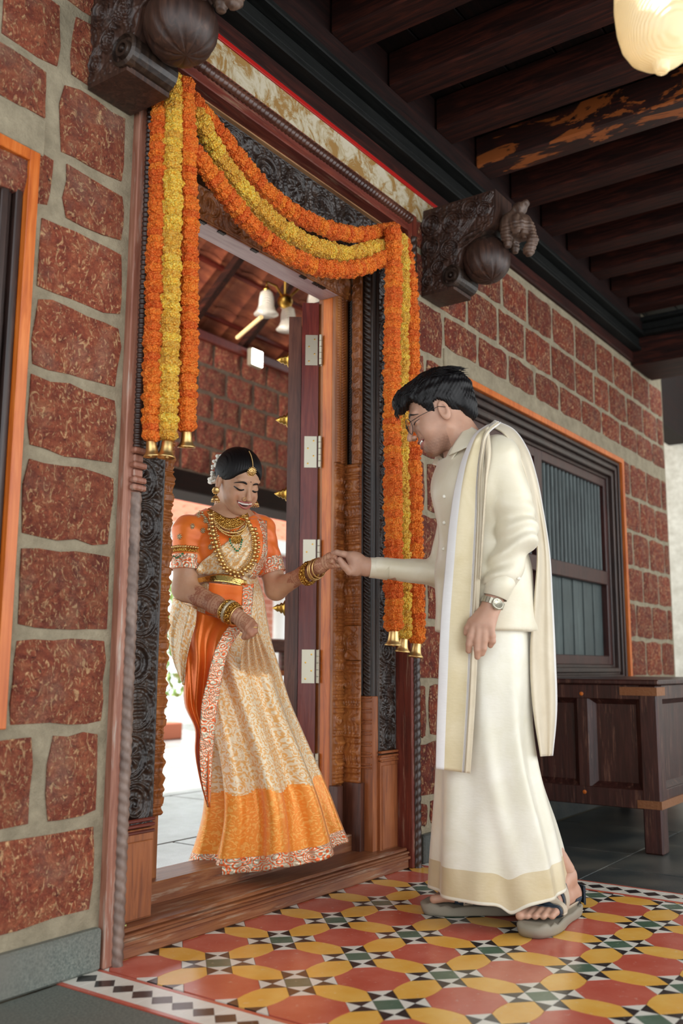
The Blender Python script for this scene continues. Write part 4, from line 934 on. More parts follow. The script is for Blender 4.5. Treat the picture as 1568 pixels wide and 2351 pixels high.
# railing
rl = empty('balustrade', (3.4, 2.4, 0), 'red-brown turned timber balustrade in the inner courtyard right of the bride', 'balustrade')
MB().box(2.92, 4.6, 2.36, 2.46, .815, .905, .012).go('hand_rail', M['red_wood_x'], rl); MB().box(2.92, 4.6, 2.37, 2.45, .66, .695, .008).go('lower_rail', M['orange_wood'], rl)
for x in np.arange(2.95, 4.5, .13): MB().box(x, x + .045, 2.395, 2.42, .695, .84).go('fret_block', M['red_wood_x'], rl)
MB().box(2.92, 4.6, 2.37, 2.45, .08, .14, .006).go('bottom_rail', M['red_wood_x'], rl)
for x in np.arange(2.98, 4.55, .115):
    MB().lathe([(.014, .14), (.022, .18), (.012, .22), (.028, .34), (.014, .42), (.024, .47), (.012, .52), (.026, .58), (.012, .63), (.018, .66)], (x, 2.41, 0), (0, 0, 1), 12).go('baluster', M['red_wood'], rl, True)
MB().box(2.88, 2.95, 2.36, 2.46, 0, .92, .008).go('newel', M['red_wood'], rl)
# beyond: sunlit house, column, steps, plants
salmon = NT('salmon_stone_wall', .9); sb = salmon.n('ShaderNodeTexBrick'); salmon.l(salmon.coord((1, 1, 1), rot=(pi / 2, 0, 0)), sb.inputs[0]); sb.inputs['Scale'].default_value = 2.4; sb.inputs['Color1'].default_value = C('#c9866a'); sb.inputs['Color2'].default_value = C('#b8705a'); sb.inputs['Mortar'].default_value = C('#d8b8a4'); salmon.base(sb.outputs[0])
hs = empty('courtyard_house', (9.5, 8.0, 0), 'sunlit salmon stone house with terracotta roof across the courtyard', 'house')
MB().box(9.5, 16, 8.0, 8.3, 0, 2.9).go('wall', salmon.m, hs)
t = NT('terracotta_roof', .8); t.base(C('#b4664a')); M['terra'] = t.m
b_ = MB()
for i, y0 in enumerate(np.arange(5.9, 9.4, .26)):
    for x in np.arange(5.2, 15, .22):
        z0 = 2.22 + (y0 - 5.9) * .55; b_.add([(x + a * .21, y0 + c_ * .28, z0 + c_ * .154 + (.05 if 0 < a < 1 else 0)) for c_ in (0, 1) for a in (0, .33, .67, 1)], [(0, 1, 5, 4), (1, 2, 6, 5), (2, 3, 7, 6)])
o = b_.go('roof_tiles', M['terra'], hs); o['kind'] = 'stuff'
MB().box(5.2, 15, 5.78, 5.92, 2.12, 2.28).go('fascia', plain('white_fascia', '#d8dcd8', .6), hs)
MB().box(5.2, 15, 6.0, 6.1, 1.98, 2.12).go('eave_beam', M['door_red'], hs)
for x in (5.4, 8.2, 10.6): MB().lathe([(.13, 0), (.13, .1), (.09, .14), (.085, 1.75), (.12, 1.85), (.14, 1.98)], (x, 6.45, 0), (0, 0, 1), 20).go('column', plain('white_column', '#dcdcd8', .6), hs, True)
for i, (x0, x1, y0, z1) in enumerate(((4.4, 5.15, 5.2, .16), (4.4, 5.5, 6.1, .42))):
    o = MB().box(x0, x1, y0, y0 + .55, 0, z1, .01).go('brick_step', M['terra'], None); tag(o, ['low terracotta block on the pale courtyard floor left of the bride, nearer one', 'taller terracotta block behind the nearer one at the left of the courtyard'][i], 'step', 'terracotta blocks in the courtyard')
leafm = plain('courtyard_leaf', '#5c8a3c', .6)
for i, (x, y) in enumerate(((6.0, 7.0), (6.7, 7.4), (5.3, 7.2))):
    pl = empty('potted_shrub', (x, y, 0), ['pale leafy shrub in pot beyond the left jamb, middle one', 'pale leafy shrub in pot, right one beside the house wall', 'pale leafy shrub in pot, left one'][i], 'plant', 'courtyard shrubs')
    MB().lathe([(.10, 0), (.16, .28), (.18, .30), (.15, .29)], (x, y, 0), (0, 0, 1), 16).go('pot', M['terra'], pl, True); lb = MB()
    for k in range(160):
        c0 = np.array([x, y, .75]) + rng.normal(size=3) * (.16, .16, .26); d1 = rng.normal(size=3); d1 /= np.linalg.norm(d1); d2 = np.cross(d1, rng.normal(size=3)); d2 /= np.linalg.norm(d2)
        lb.add([c0, c0 + d1 * .05 + d2 * .018, c0 + d1 * .10, c0 + d1 * .05 - d2 * .018], [(0, 1, 2, 3)])
    lb.go('leaves', leafm, pl); MB().tube([(x, y, .28), (x, y, .9)], .012, 6).go('stem', M['red_wood'], pl)

hd_ = MB(); lg = NT('garden_leaf', .6); lg.base(lg.mix(lg.noise(lg.coord(), 3, 2), C('#5f8f3a'), C('#a8c070')))
hr = np.random.default_rng(5)
for k in range(5200):
    x = hr.uniform(-6, 14); c0 = np.array([x, 10.8 + hr.uniform(-.5, .6), hr.uniform(.05, 1.0) * (1.7 + .6 * math.sin(x * 1.3) + .3 * math.sin(x * 3.1))]); d1 = hr.normal(size=3); d1 /= np.linalg.norm(d1); d2 = np.cross(d1, hr.normal(size=3)); d2 /= np.linalg.norm(d2)
    hd_.add([c0, c0 + d1 * .10 + d2 * .05, c0 + d1 * .20, c0 + d1 * .10 - d2 * .05], [(0, 1, 2, 3)])
o = hd_.go('garden_hedge', lg.m, None, kind='stuff'); tag(o, 'pale green leafy garden hedge beyond the courtyard, glimpsed left of the bride', 'hedge')

# ================================================================== PEOPLE: materials
def skinmat(name, a, b_, henna=None):
    t = NT(name, .48); v = t.coord(); n1 = t.noise(v, 30, 4); at = t.n('ShaderNodeAttribute', attribute_name='Col')
    c = t.mix(t.ramp(n1, [(.3, B0), (.7, W1)]), C(a), C(b_)); c = t.mix(1.0, c, at.outputs['Color'], 'MULTIPLY')
    t.base(c); t.b.inputs['Subsurface Weight'].default_value = .25; t.b.inputs['Subsurface Radius'].default_value = (.012, .005, .003); t.b.inputs['Subsurface Scale'].default_value = .5
    t.b.inputs['Specular IOR Level'].default_value = .4; return t.m
M['skin_f'] = skinmat('skin_warm_brown', '#b98c6e', '#c4997c'); M['skin_m'] = skinmat('skin_brown', '#b48a74', '#bf957e')
def silk(name, a, b_, rough=.38, metal=.15, weave=900, sheen=.3):
    t = NT(name, rough, metal); v = t.coord(); n1 = t.noise(v, 9, 4, .6, .5); t.base(t.mix(t.ramp(n1, [(.35, B0), (.7, W1)]), C(a), C(b_)))
    n2 = t.noise(t.coord((1, 1, 3)), 60, 3); t.bump(n2, .12, .003); t.b.inputs['Sheen Weight'].default_value = sheen; t.b.inputs['Sheen Roughness'].default_value = .4; return t.m
M['or_silk'] = silk('orange_silk', '#ee6e22', '#f58433', .4, .1); M['or_sheen'] = silk('deep_orange_sheen_silk', '#dc6418', '#ee8030', .30, .35); M['cream'] = silk('cream_silk', '#d6ccb2', '#e0d8c4', .42, .05); M['veshti'] = silk('ivory_silk', '#d9d4c0', '#e4e0d2', .38, .05)
M['goldtissue'] = silk('gold_tissue_band', '#c8b892', '#d4c6a6', .38, .2); M['white_edge'] = silk('white_selvedge', '#dcd8d6', '#e4e2e0', .5, 0); M['shawl'] = silk('cream_shawl_silk', '#c8baa0', '#d4c8b0', .45, .05)
def brocade(name, gnd, fig, sc=1.0, metal=.3, rough=.36, dens=.5):
    t = NT(name, rough, metal); tc = t.n('ShaderNodeTexCoord'); mp = t.n('ShaderNodeMapping'); t.l(tc.outputs['UV'], mp.inputs[0]); v = mp.outputs[0]; mp.inputs['Scale'].default_value = (sc, sc, sc)
    wv = t.noise(v, 7, 2); 
    vm = t.n('ShaderNodeVectorMath', operation='ADD'); t.l(v, vm.inputs[0]); nz = t.n('ShaderNodeTexNoise'); t.l(v, nz.inputs['Vector']); nz.inputs['Scale'].default_value = 18; sc2 = t.n('ShaderNodeVectorMath', operation='SCALE'); t.l(nz.outputs['Color'], sc2.inputs[0]); sc2.inputs['Scale'].default_value = .03; t.l(sc2.outputs[0], vm.inputs[1])
    d = t.vor(vm.outputs[0], 9); rings = t.math('SINE', t.math('MULTIPLY', d, 44)); d2 = t.vor(vm.outputs[0], 42); r2 = t.math('SINE', t.math('MULTIPLY', d2, 16))
    p_ = t.math('ADD', t.math('MULTIPLY', rings, .38), t.math('MULTIPLY', r2, .50)); p_ = t.math('ADD', p_, t.math('MULTIPLY', t.math('SUBTRACT', t.noise(v, 70, 3), .5), 2.6))
    f_ = t.ramp(t.math('ADD', t.math('MULTIPLY', p_, .5), dens), [(.30, B0), (.68, W1)])
    t.base(t.mix(f_, C(gnd), C(fig))); t.bump(t.math('ADD', f_, t.noise(v, 400, 2)), .15, .002); t.b.inputs['Sheen Weight'].default_value = .2; return t.m
M['brocade'] = brocade('cream_gold_brocade', '#e2aa62', '#e8d8ba', 1.35, .15, .42, .52); M['brocade_or'] = brocade('orange_gold_brocade', '#f09030', '#f5ae55', 1.35, .25, .34, .35)
def sequin(name, gnd, a, b_, sc=1.0):
    t = NT(name, .35, .35); tc = t.n('ShaderNodeTexCoord'); mp = t.n('ShaderNodeMapping'); t.l(tc.outputs['UV'], mp.inputs[0]); mp.inputs['Scale'].default_value = (sc,) * 3; v = mp.outputs[0]
    d = t.vor(v, 75); d1 = t.vor(v, 26); cc_ = t.vor(v, 230, out='Color'); n1 = t.noise(v, 40, 3)
    f_ = t.math('GREATER_THAN', t.math('ADD', t.math('MULTIPLY', t.math('SINE', t.math('MULTIPLY', d1, 30)), .35), n1), .40)
    col = t.mix(t.ramp(t.math('FRACT', t.math('MULTIPLY', t.vor(v, 230), 7.3)), [(.3, B0), (.8, W1)]), C(a), C(b_)); t.base(t.mix(f_, C(gnd), col))
    t.bump(d, .8, .004); return t.m
M['sequin'] = sequin('silver_floral_embroidery', '#e8703c', '#b9a98a', '#ece2cc', 1.5); 

# ------------------------------------------------------------------ face tools
def head_fn(female):
    def f(p):
        q = p.copy(); ax = np.abs(q[:, 0]); m_ = np.stack([ax, q[:, 1], q[:, 2]], -1); w_ = .95 if female else 1.0
        d = ell(q, (0, -.018, .038), (.073 * w_, .092, .080)); d = smin(d, ell(q, (0, .022, -.022), (.0625 * w_, .062, .080)), .025)
        d = smin(d, ell(q, (0, .048, -.085), (.030 if female else .036, .030, .026)), .025)
        if female: d = smin(d, ell(m_, (.030, .052, -.040), (.026, .024, .026)), .018)
        else: d = smin(d, ell(m_, (.034, .050, -.040), (.024, .024, .026)), .018); d = smin(d, cap(m_, (.052, -.005, -.055), (.022, .055, -.095), .014, .012), .02)
        d = smin(d, ell(q, (0, .068, .024), (.046, .016, .012)), .014)
        d = smax(d, -ell(m_, (.031, .093, .000), (.017, .014, .011)), .010)
        d = smin(d, ell(m_, (.030, .067, -.003), (.0150, .0150, .0125)), .005)
        nl = .104 if female else .112; nz = -.036
        d = smin(d, cap(q, (0, .078, .012), (0, nl - .008, nz + .006), .0055, .0085), .009); d = smin(d, ell(q, (0, nl - .006, nz), (.0095, .010, .0085)), .006)
        d = smin(d, ell(m_, (.0115, nl - .018, nz - .003), (.0065, .009, .0065)), .005); d = smax(d, -ell(m_, (.0065, nl - .013, nz - .010), (.0035, .006, .004)), .003)
        d = smin(d, ell(q, (0, .076, -.062), (.024, .012, .016)), .012)
        # mouth opening
        zc = (-.0610 if female else -.0665) + (10.5 if female else 8.0) * q[:, 0] ** 2; d = smax(d, -np.maximum(np.maximum(np.abs(q[:, 2] - zc) - .0070 * (1 - np.minimum((q[:, 0] / .028) ** 2, 1)), .070 - q[:, 1]), ax - .028), .003)
        d = smax(d, -ell(m_, (.033, .078, -.052), (.004, .006, .016)), .010)
        # ears
        e_ = ell(m_, (.0735 * w_, -.012, -.010), (.0075, .017, .031)); e_ = smax(e_, -ell(m_, (.080 * w_, -.009, -.006), (.006, .0095, .019)), .003); d = smin(d, e_, .005)
        # neck
        d = smin(d, cap(q, (0, -.030, -.045), (0, -.055, -.19), .046 if female else .054, .046 if female else .058), .022)
        return d
    return f
def surfy(fn, X, Z):
    X = np.asarray(X, float).ravel(); Z = np.asarray(Z, float).ravel(); y = np.full(X.shape, .14)
    for _ in range(60):
        d = fn(np.stack([X, y, Z], -1).astype(np.float32)); y = y - np.clip(d, -.004, .01) * .8
    return y
class Head:
    def __init__(s, c, f, up, female):
        s.c = np.asarray(c, float); s.f = f / np.linalg.norm(f); up = up - s.f * (up @ s.f); s.u = up / np.linalg.norm(up); s.x = np.cross(s.f, s.u); s.B = np.stack([s.x, s.f, s.u]); s.fn = head_fn(female); s.k = 1.0
    def W(s, V): return s.c + np.asarray(V) @ s.B * s.k
    def patch(s, name, cl, hw, parent, mat, nu=26, nv=6, bulge=.001, off=.0008, smooth=True):
        """strip along centreline cl(t)->(x, z) with half width hw(t) laid on the face, raised in the middle"""
        t_ = np.linspace(0, 1, nu); w_ = np.linspace(-1, 1, nv); c_ = np.array([cl(a) for a in t_]); tg = np.gradient(c_, axis=0); tg /= np.linalg.norm(tg, axis=1)[:, None] + 1e-9; nm = np.stack([-tg[:, 1], tg[:, 0]], -1)
        h_ = np.array([hw(a) for a in t_]); XZ = c_[:, None, :] + nm[:, None, :] * (h_[:, None] * w_[None, :])[..., None]
        y = surfy(s.fn, XZ[..., 0], XZ[..., 1]).reshape(XZ.shape[:2]) + off + bulge * (1 - w_[None, :] ** 2) * np.minimum(1, h_[:, None] / (h_.max() + 1e-9) * 1.5)
        V = np.stack([XZ[..., 0], y, XZ[..., 1]], -1).reshape(-1, 3); top = s.W(V); bk = s.W(V - np.array([0, .0035, 0])); n = len(V)
        q = grid_faces(nv, nu); return mk(name, np.concatenate([top, bk]), np.concatenate([q, q[:, ::-1] + n, np.stack([np.arange(nu - 1) * nv, (np.arange(nu - 1) + 1) * nv, (np.arange(nu - 1) + 1) * nv + n, np.arange(nu - 1) * nv + n], -1)]), mat, parent, smooth)
M['brow'] = plain('brow_hair', '#1c1210', .6); M['lash'] = plain('lash_line', '#0c0808', .5); M['teeth'] = plain('teeth', '#eee6dc', .25); M['mouth_in'] = plain('mouth_inside', '#4a1a18', .5)
M['lip_f'] = plain('rose_lip', '#b0605a', .35); M['lip_m'] = plain('brown_pink_lip', '#9a6258', .45)
def face(H, par, lip, female):
    z0 = -.0610 if female else -.0665; kc = 10.5 if female else 8.0; eb = -.007 if female else 0; ey = -.0035 if female else 0
    for sx in (-1, 1):
        H.patch('eyebrow', lambda t, sx=sx: (sx * (.012 + .037 * t), .0165 + eb + .0105 * math.sin(pi * (t * .85 + .12)) - .004 * t), lambda t: .0034 * (1 - t ** 3) * (.6 + .4 * min(1, t * 5)) + .0004, par, M['brow'], bulge=.0012, off=.0006)
        H.patch('eyelash_line', lambda t, sx=sx: (sx * (.0165 + .031 * t), -.0035 + ey - .0055 * math.sin(pi * t) + .0035 * t), lambda t: (.0034 if female else .0016) * (.35 + .65 * math.sin(pi * min(1, t * .8 + .15))), par, M['lash'], bulge=.0012, off=.0006)
    w_ = .0300
    zc = lambda x: z0 + kc * x * x
    H.patch('upper_lip', lambda t: ((2 * t - 1) * w_, zc((2 * t - 1) * w_) + .0072 * (1 - (2 * t - 1) ** 2) + .0018 + .0010 * math.cos(6 * pi * (t - .5)) * (abs(t - .5) < .17)), lambda t: .0034 * (1 - (2 * t - 1) ** 4) + .0006, par, lip, bulge=.0026, off=.0006)
    H.patch('lower_lip', lambda t: ((2 * t - 1) * w_ * .96, zc((2 * t - 1) * w_ * .96) - .0084 * (1 - (2 * t - 1) ** 2) - .0012), lambda t: .0044 * (1 - (2 * t - 1) ** 4) + .0005, par, lip, bulge=.0034, off=.0004)
    # teeth arc and the dark of the mouth
    b_ = MB(); bt = MB()
    for k in range(-4, 5):
        x = k * .0060; zt = zc(x) + .0050 * (1 - (x / .026) ** 2); y = .0835 - 7.5 * x * x; hh = .0047 if abs(k) < 3 else .0036
        V = [H.W((x + a * .0029, y + b__ * .002 - (0 if c_ else .0), zt + (c_ - 1) * 2 * hh * .62 + .002)) for a in (-1, 1) for b__ in (-1, 1) for c_ in (0, 1)]
        bt.add(V, [(0, 1, 3, 2), (4, 6, 7, 5), (0, 4, 5, 1), (2, 3, 7, 6), (0, 2, 6, 4), (1, 5, 7, 3)])
    bt.go('teeth', M['teeth'], par); V = [H.W((x, .0785 - 7.5 * x * x, zc(x) + s_ * .007)) for x in np.linspace(-.024, .024, 9) for s_ in (-1, 1)]
    mk('mouth_interior', V, [(2 * i, 2 * i + 2, 2 * i + 3, 2 * i + 1) for i in range(8)], M['mouth_in'], par)
def hand_fn(palm, fingers, k=.006):
    """palm: list of (point, radius) capsule chain pairs; fingers: list of lists of (point, radius)"""
    segs = [(np.array(a[0]), np.array(b_[0]), a[1], b_[1]) for a, b_ in palm]; fs = [[(np.array(f_[i][0]), np.array(f_[i + 1][0]), f_[i][1], f_[i + 1][1]) for i in range(len(f_) - 1)] for f_ in fingers]
    def f(p):
        d = None
        for a, b_, ra, rb in segs: e_ = cap(p, a, b_, ra, rb); d = e_ if d is None else smin(d, e_, .014)
        for fg in fs:
            e_ = None
            for a, b_, ra, rb in fg: g_ = cap(p, a, b_, ra, rb); e_ = g_ if e_ is None else smin(e_, g_, .003)
            d = smin(d, e_, k)
        return d
    return f
def join_meshes(parts):
    V = []; Q = []; n = 0; Cc = []
    for v, q, c_ in parts: V.append(v); Q.append(q + n); n += len(v); Cc.append(c_)
    return np.concatenate(V), np.concatenate(Q), np.concatenate(Cc)
def bbox_of(pts, m_): pts = np.array(pts); return pts.min(0) - m_, pts.max(0) + m_
def drape(fn, UV, off, d0, d1, n=70):
    """first hit of the rays through pixels UV with fn(p) = off, from distance d0"""
    UV = np.asarray(UV, float); sh = UV.shape[:-1]; uv = UV.reshape(-1, 2); D = (np.stack([(uv[:, 0] - 784) / F, np.ones(len(uv)), -(uv[:, 1] - 1175.5) / F], -1)) @ MR.T
    t_ = np.full(len(uv), float(d0)); off = np.broadcast_to(np.asarray(off, float), sh).ravel()
    for _ in range(n):
        d = fn((CAM + D * t_[:, None]).astype(np.float32)) - off; t_ = np.clip(t_ + np.clip(d, -.01, .05) * .8, d0, d1)
    return (CAM + D * t_[:, None]).reshape(*sh, 3), t_.reshape(sh)
def cr(pts, n):
    """smooth resample of a polyline of tuples"""
    pts = np.array(pts, float); s_ = np.concatenate([[0], np.cumsum(np.linalg.norm(np.diff(pts[:, :2], axis=0), axis=1))]); s_ /= s_[-1]; t_ = np.linspace(0, 1, n); i = np.clip(np.searchsorted(s_, t_) - 1, 0, len(pts) - 2)
    m_ = np.gradient(pts, s_, axis=0); h = (s_[i + 1] - s_[i])[:, None]; x = ((t_ - s_[i]) / (s_[i + 1] - s_[i]))[:, None]
    return (2 * x ** 3 - 3 * x ** 2 + 1) * pts[i] + (x ** 3 - 2 * x ** 2 + x) * h * m_[i] + (-2 * x ** 3 + 3 * x ** 2) * pts[i + 1] + (x ** 3 - x ** 2) * h * m_[i + 1]
def sheet(name, G, mat, parent, th=.003, uv=None, mi=None, smooth=True):
    """grid of points -> cloth with real thickness"""
    nv, nu = G.shape[:2]; a = np.gradient(G, axis=0); b_ = np.gradient(G, axis=1); nm = np.cross(b_, a); nm /= np.linalg.norm(nm, axis=-1, keepdims=True) + 1e-9
    if np.mean((nm * (CAM - G)).sum(-1)) < 0: nm = -nm
    F0 = G.reshape(-1, 3); B_ = (G - nm * th).reshape(-1, 3); n = nu * nv; q = grid_faces(nu, nv)
    nq = np.cross(F0[q[0, 1]] - F0[q[0, 0]], F0[q[0, 3]] - F0[q[0, 0]])
    if nq @ (CAM - F0[q[0, 0]]) < 0: q = q[:, ::-1]
    rim = np.concatenate([np.arange(nu), np.arange(2, nv + 1) * nu - 1, np.arange(nu - 2, -1, -1) + (nv - 1) * nu, np.arange(nv - 2, 0, -1) * nu]); r2 = np.roll(rim, -1); sq = np.stack([rim, r2, r2 + n, rim + n], -1)
    Q = np.concatenate([q, q[:, ::-1] + n, sq]); MI = None
    if mi is not None: mi = np.asarray(mi).ravel(); MI = np.concatenate([mi, mi, np.full(len(sq), mi[0])])
    if uv is None:
        du_ = np.concatenate([np.zeros((nv, 1)), np.cumsum(np.linalg.norm(np.diff(G, axis=1), axis=-1), 1)], 1); dv_ = np.concatenate([np.zeros((1, nu)), np.cumsum(np.linalg.norm(np.diff(G, axis=0), axis=-1), 0)], 0); uv = np.stack([du_, dv_], -1)
    UVa = np.concatenate([uv.reshape(-1, 2)] * 2)
    return mk(name, np.concatenate([F0, B_]), Q, mat, parent, smooth, uv=UVa, mi=MI)
def between(Lc, Rc, nu): t_ = np.linspace(0, 1, nu)[None, :, None]; return Lc[:, None, :] * (1 - t_) + Rc[:, None, :] * t_
def ringloft(rows, nth, nrow, fold, name, mat, parent, mifn=None, hem=None, uvs=1.0, th=.003, d_shift=None):
    """garment tube: rows of (v, uL, uR, depth, halfdepth); fold(theta, t) radial offset in metres"""
    R_ = cr(rows, nrow); th_a = np.linspace(0, 2 * pi, nth, endpoint=False); G = np.zeros((nrow, nth, 3)); UVv = np.zeros((nrow, nth, 2)); L = 0; prevc = None
    for i in range(nrow):
        v_, uL, uR, dc, hd = R_[i]; c = P((uL + uR) / 2, v_, dc); hw = (uR - uL) / 2 * dc / F; t_ = i / (nrow - 1)
        if prevc is not None: L += abs(prevc[2] - c[2])
        prevc = c; fo_ = fold(th_a, t_); dirs = RT[None, :] * np.cos(th_a)[:, None] - FW[None, :] * np.sin(th_a)[:, None]
        nn = RT[None, :] * (np.cos(th_a) / hw)[:, None] - FW[None, :] * (np.sin(th_a) / hd)[:, None]; nn /= np.linalg.norm(nn, axis=1)[:, None]
        pt = c + RT * (hw * np.cos(th_a))[:, None] - FW * (hd * np.sin(th_a))[:, None] + nn * fo_[:, None]
        if hem is not None: pt = pt + UP * (hem(th_a) * np.clip((t_ - .35) / .65, 0, 1) ** 1.5)[:, None]
        G[i] = pt; UVv[i, :, 0] = th_a / (2 * pi) * 1.25 * uvs; UVv[i, :, 1] = L * uvs
    V = G.reshape(-1, 3); Q = grid_faces(nth, nrow, True)
    inner = V.copy(); c_ = G.mean(1, keepdims=True); inner = (G + (c_ - G) * np.array([th / .2, th / .2, 0])).reshape(-1, 3); n = len(V)
    b0 = (nrow - 1) * nth; k = np.arange(nth); rim = np.stack([b0 + k, b0 + (k + 1) % nth, b0 + (k + 1) % nth + n, b0 + k + n], -1)
    QQ = np.concatenate([Q, Q[:, ::-1] + n, rim]); mi = None
    if mifn is not None:
        tt = np.repeat(np.arange(nrow - 1) / (nrow - 1), nth); thq = np.tile(th_a, nrow - 1); m1 = mifn(thq, tt); mi = np.concatenate([m1, m1, np.full(nth, m1[-1])])
    return mk(name, np.concatenate([V, inner]), QQ[:, ::-1], mat, parent, True, uv=np.concatenate([UVv.reshape(-1, 2)] * 2), mi=mi), G

# ================================================================== BRIDE
def rotdir(yaw, pitch):   # yaw from facing the lens towards screen right; pitch down
    y, p_ = math.radians(yaw), math.radians(pitch); h_ = -FW * math.cos(y) + RT * math.sin(y)
    return h_ * math.cos(p_) - UP * math.sin(p_), UP * math.cos(p_) + h_ * math.sin(p_)
bride = empty('person', tuple(P(560, 1975, 3.06) * [1, 1, 0] + [0, 0, .02]), 'woman in orange and gold silk sari, looking down and smiling in the doorway', 'person')
f_, u_ = rotdir(36, 24)
HB = Head(P(547, 1107, 3.12), f_, u_, True); HB.k = .925
hv, hq = surfnet(HB.fn, (-.095, -.125, -.155), (.095, .125, .135), .0023); hv = relax(hv, hq, 2, .4)
hc = np.ones((len(hv), 3)); ch_ = np.exp(-((np.abs(hv[:, 0]) - .036) / .016) ** 2 - ((hv[:, 2] + .035) / .018) ** 2) * (hv[:, 1] > .03); hc -= ch_[:, None] * np.array([0, .10, .10]); 
lid = np.exp(-((np.abs(hv[:, 0]) - .031) / .013) ** 2 - ((hv[:, 2] - .004) / .006) ** 2) * (hv[:, 1] > .06); hc -= lid[:, None] * np.array([.10, .16, .20])
head_part = (HB.W(hv), hq, hc)
p = P
Rsh, Lsh = p(434, 1220, 3.07), p(598, 1216, 3.24); Rel, Rwr = p(424, 1352, 3.02), p(533, 1408, 2.92); Lel, Lwr = p(634, 1352, 3.20), p(733, 1299, 3.02)
def torso_f(q):
    d = cap(q, p(505, 1225, 3.15), p(540, 1222, 3.17), .085, .085); d = smin(d, cap(q, Rsh, Lsh, .045, .042), .04)
    d = smin(d, ell(q, p(500, 1262, 3.06), (.062, .062, .055)), .03); d = smin(d, ell(q, p(560, 1265, 3.12), (.060, .060, .054)), .03)
    d = smin(d, cap(q, p(518, 1240, 3.14), p(515, 1340, 3.14), .100, .092), .05); d = smin(d, cap(q, p(512, 1340, 3.14), p(505, 1420, 3.16), .098, .135), .05)
    d = smin(d, cap(q, p(534, 1205, 3.17), p(532, 1150, 3.155), .046, .043), .03); return d
def legs_f(q):
    d = cap(q, p(480, 1430, 3.16), p(510, 1700, 3.08), .085, .06); d = smin(d, cap(q, p(510, 1700, 3.08), p(520, 1935, 3.14), .055, .038), .03)
    e_ = smin(cap(q, p(540, 1430, 3.16), p(600, 1700, 3.04), .085, .06), cap(q, p(600, 1700, 3.04), p(640, 1915, 3.10), .055, .038), .03); return smin(d, e_, .03)
def body_f(q):
    d = torso_f(q); d = smin(d, legs_f(q), .04); d = smin(d, cap(q, Rsh, Rel, .044, .037), .03); d = smin(d, cap(q, Lsh, Lel, .042, .035), .03); return d
bv, bq = surfnet(body_f, *bbox_of([p(380, 1120, 3.0), p(700, 1980, 3.0), p(380, 1980, 3.35), p(700, 1120, 3.35), p(380, 1120, 3.35), p(700, 1980, 3.35), p(700, 1120, 2.95), p(380, 1980, 2.95)], .06), .009)
parts = [head_part, (bv, bq, np.ones((len(bv), 3)))]
# arms with hands
def armhand(el, wr, re, rw, palm, fingers, h=.0024, ru=None, sh=None):
    hf = hand_fn(palm, fingers)
    def f(q):
        d = smin(cap(q, el, el * .35 + wr * .65, re, rw * 1.08), cap(q, el * .35 + wr * .65, wr, rw * 1.08, rw), .02); d = smin(d, hf(q), .014)
        if sh is not None: d = smin(d, cap(q, sh, el, ru, re * .98), .02)
        return d
    pts = [el, wr] + [a for s_ in palm for a in (s_[0][0], s_[1][0])] + [a[0] for fg in fingers for a in fg] + ([sh] if sh is not None else [])
    lo, hi = bbox_of(pts, .05); v, q = surfnet(f, lo, hi, h); return v, q
# her left hand, fingers laid over his
D = 3.0
palm = [((p(737, 1297, 3.015), .019), (p(755, 1282, 3.0), .017)), ((p(740, 1302, 3.02), .017), (p(753, 1297, 2.995), .013))]
fing = [[(p(757, 1276, 2.995), .0105), (p(769, 1281, 2.985), .0090), (p(776, 1294, 2.985), .0080), (p(783, 1297, 2.99), .0070)],
        [(p(757, 1280, 3.01), .0105), (p(773, 1277, 3.01), .0092), (p(787, 1286, 3.01), .0080), (p(793, 1292, 3.01), .0068)],
        [(p(756, 1286, 3.02), .0100), (p(775, 1289, 3.02), .0088), (p(788, 1298, 3.015), .0076), (p(795, 1303, 3.01), .0066)],
        [(p(751, 1297, 2.99), .0098), (p(762, 1300, 2.98), .0085), (p(772, 1299, 2.972), .0076), (p(780, 1299, 2.97), .0068)],
        [(p(754, 1290, 2.985), .0095), (p(762, 1288, 2.972), .0085), (p(766, 1291, 2.968), .0076)]]
v1, q1 = armhand(Lel, Lwr, .036, .0215, palm, fing, sh=Lsh * .35 + Lel * .65, ru=.040)
palm2 = [((p(543, 1412, 2.915), .021), (p(572, 1432, 2.89), .020)), ((p(548, 1418, 2.92), .019), (p(562, 1440, 2.90), .018))]
fing2 = [[(p(576, 1427, 2.885), .0110), (p(585, 1437, 2.872), .0098), (p(585, 1450, 2.868), .0088), (p(578, 1457, 2.872), .0080)],
         [(p(573, 1434, 2.880), .0110), (p(580, 1444, 2.868), .0098), (p(577, 1456, 2.865), .0088), (p(569, 1461, 2.870), .0080)],
         [(p(568, 1439, 2.885), .0108), (p(573, 1450, 2.870), .0095), (p(568, 1460, 2.868), .0085), (p(561, 1463, 2.874), .0078)],
         [(p(561, 1442, 2.890), .0100), (p(564, 1453, 2.878), .0088), (p(560, 1462, 2.876), .0078)],
         [(p(556, 1424, 2.90), .0115), (p(566, 1440, 2.872), .0098), (p(572, 1450, 2.862), .0086)]]
v2, q2_ = armhand(Rel, Rwr, .0375, .0245, palm2, fing2, sh=Rsh * .35 + Rel * .65, ru=.042)
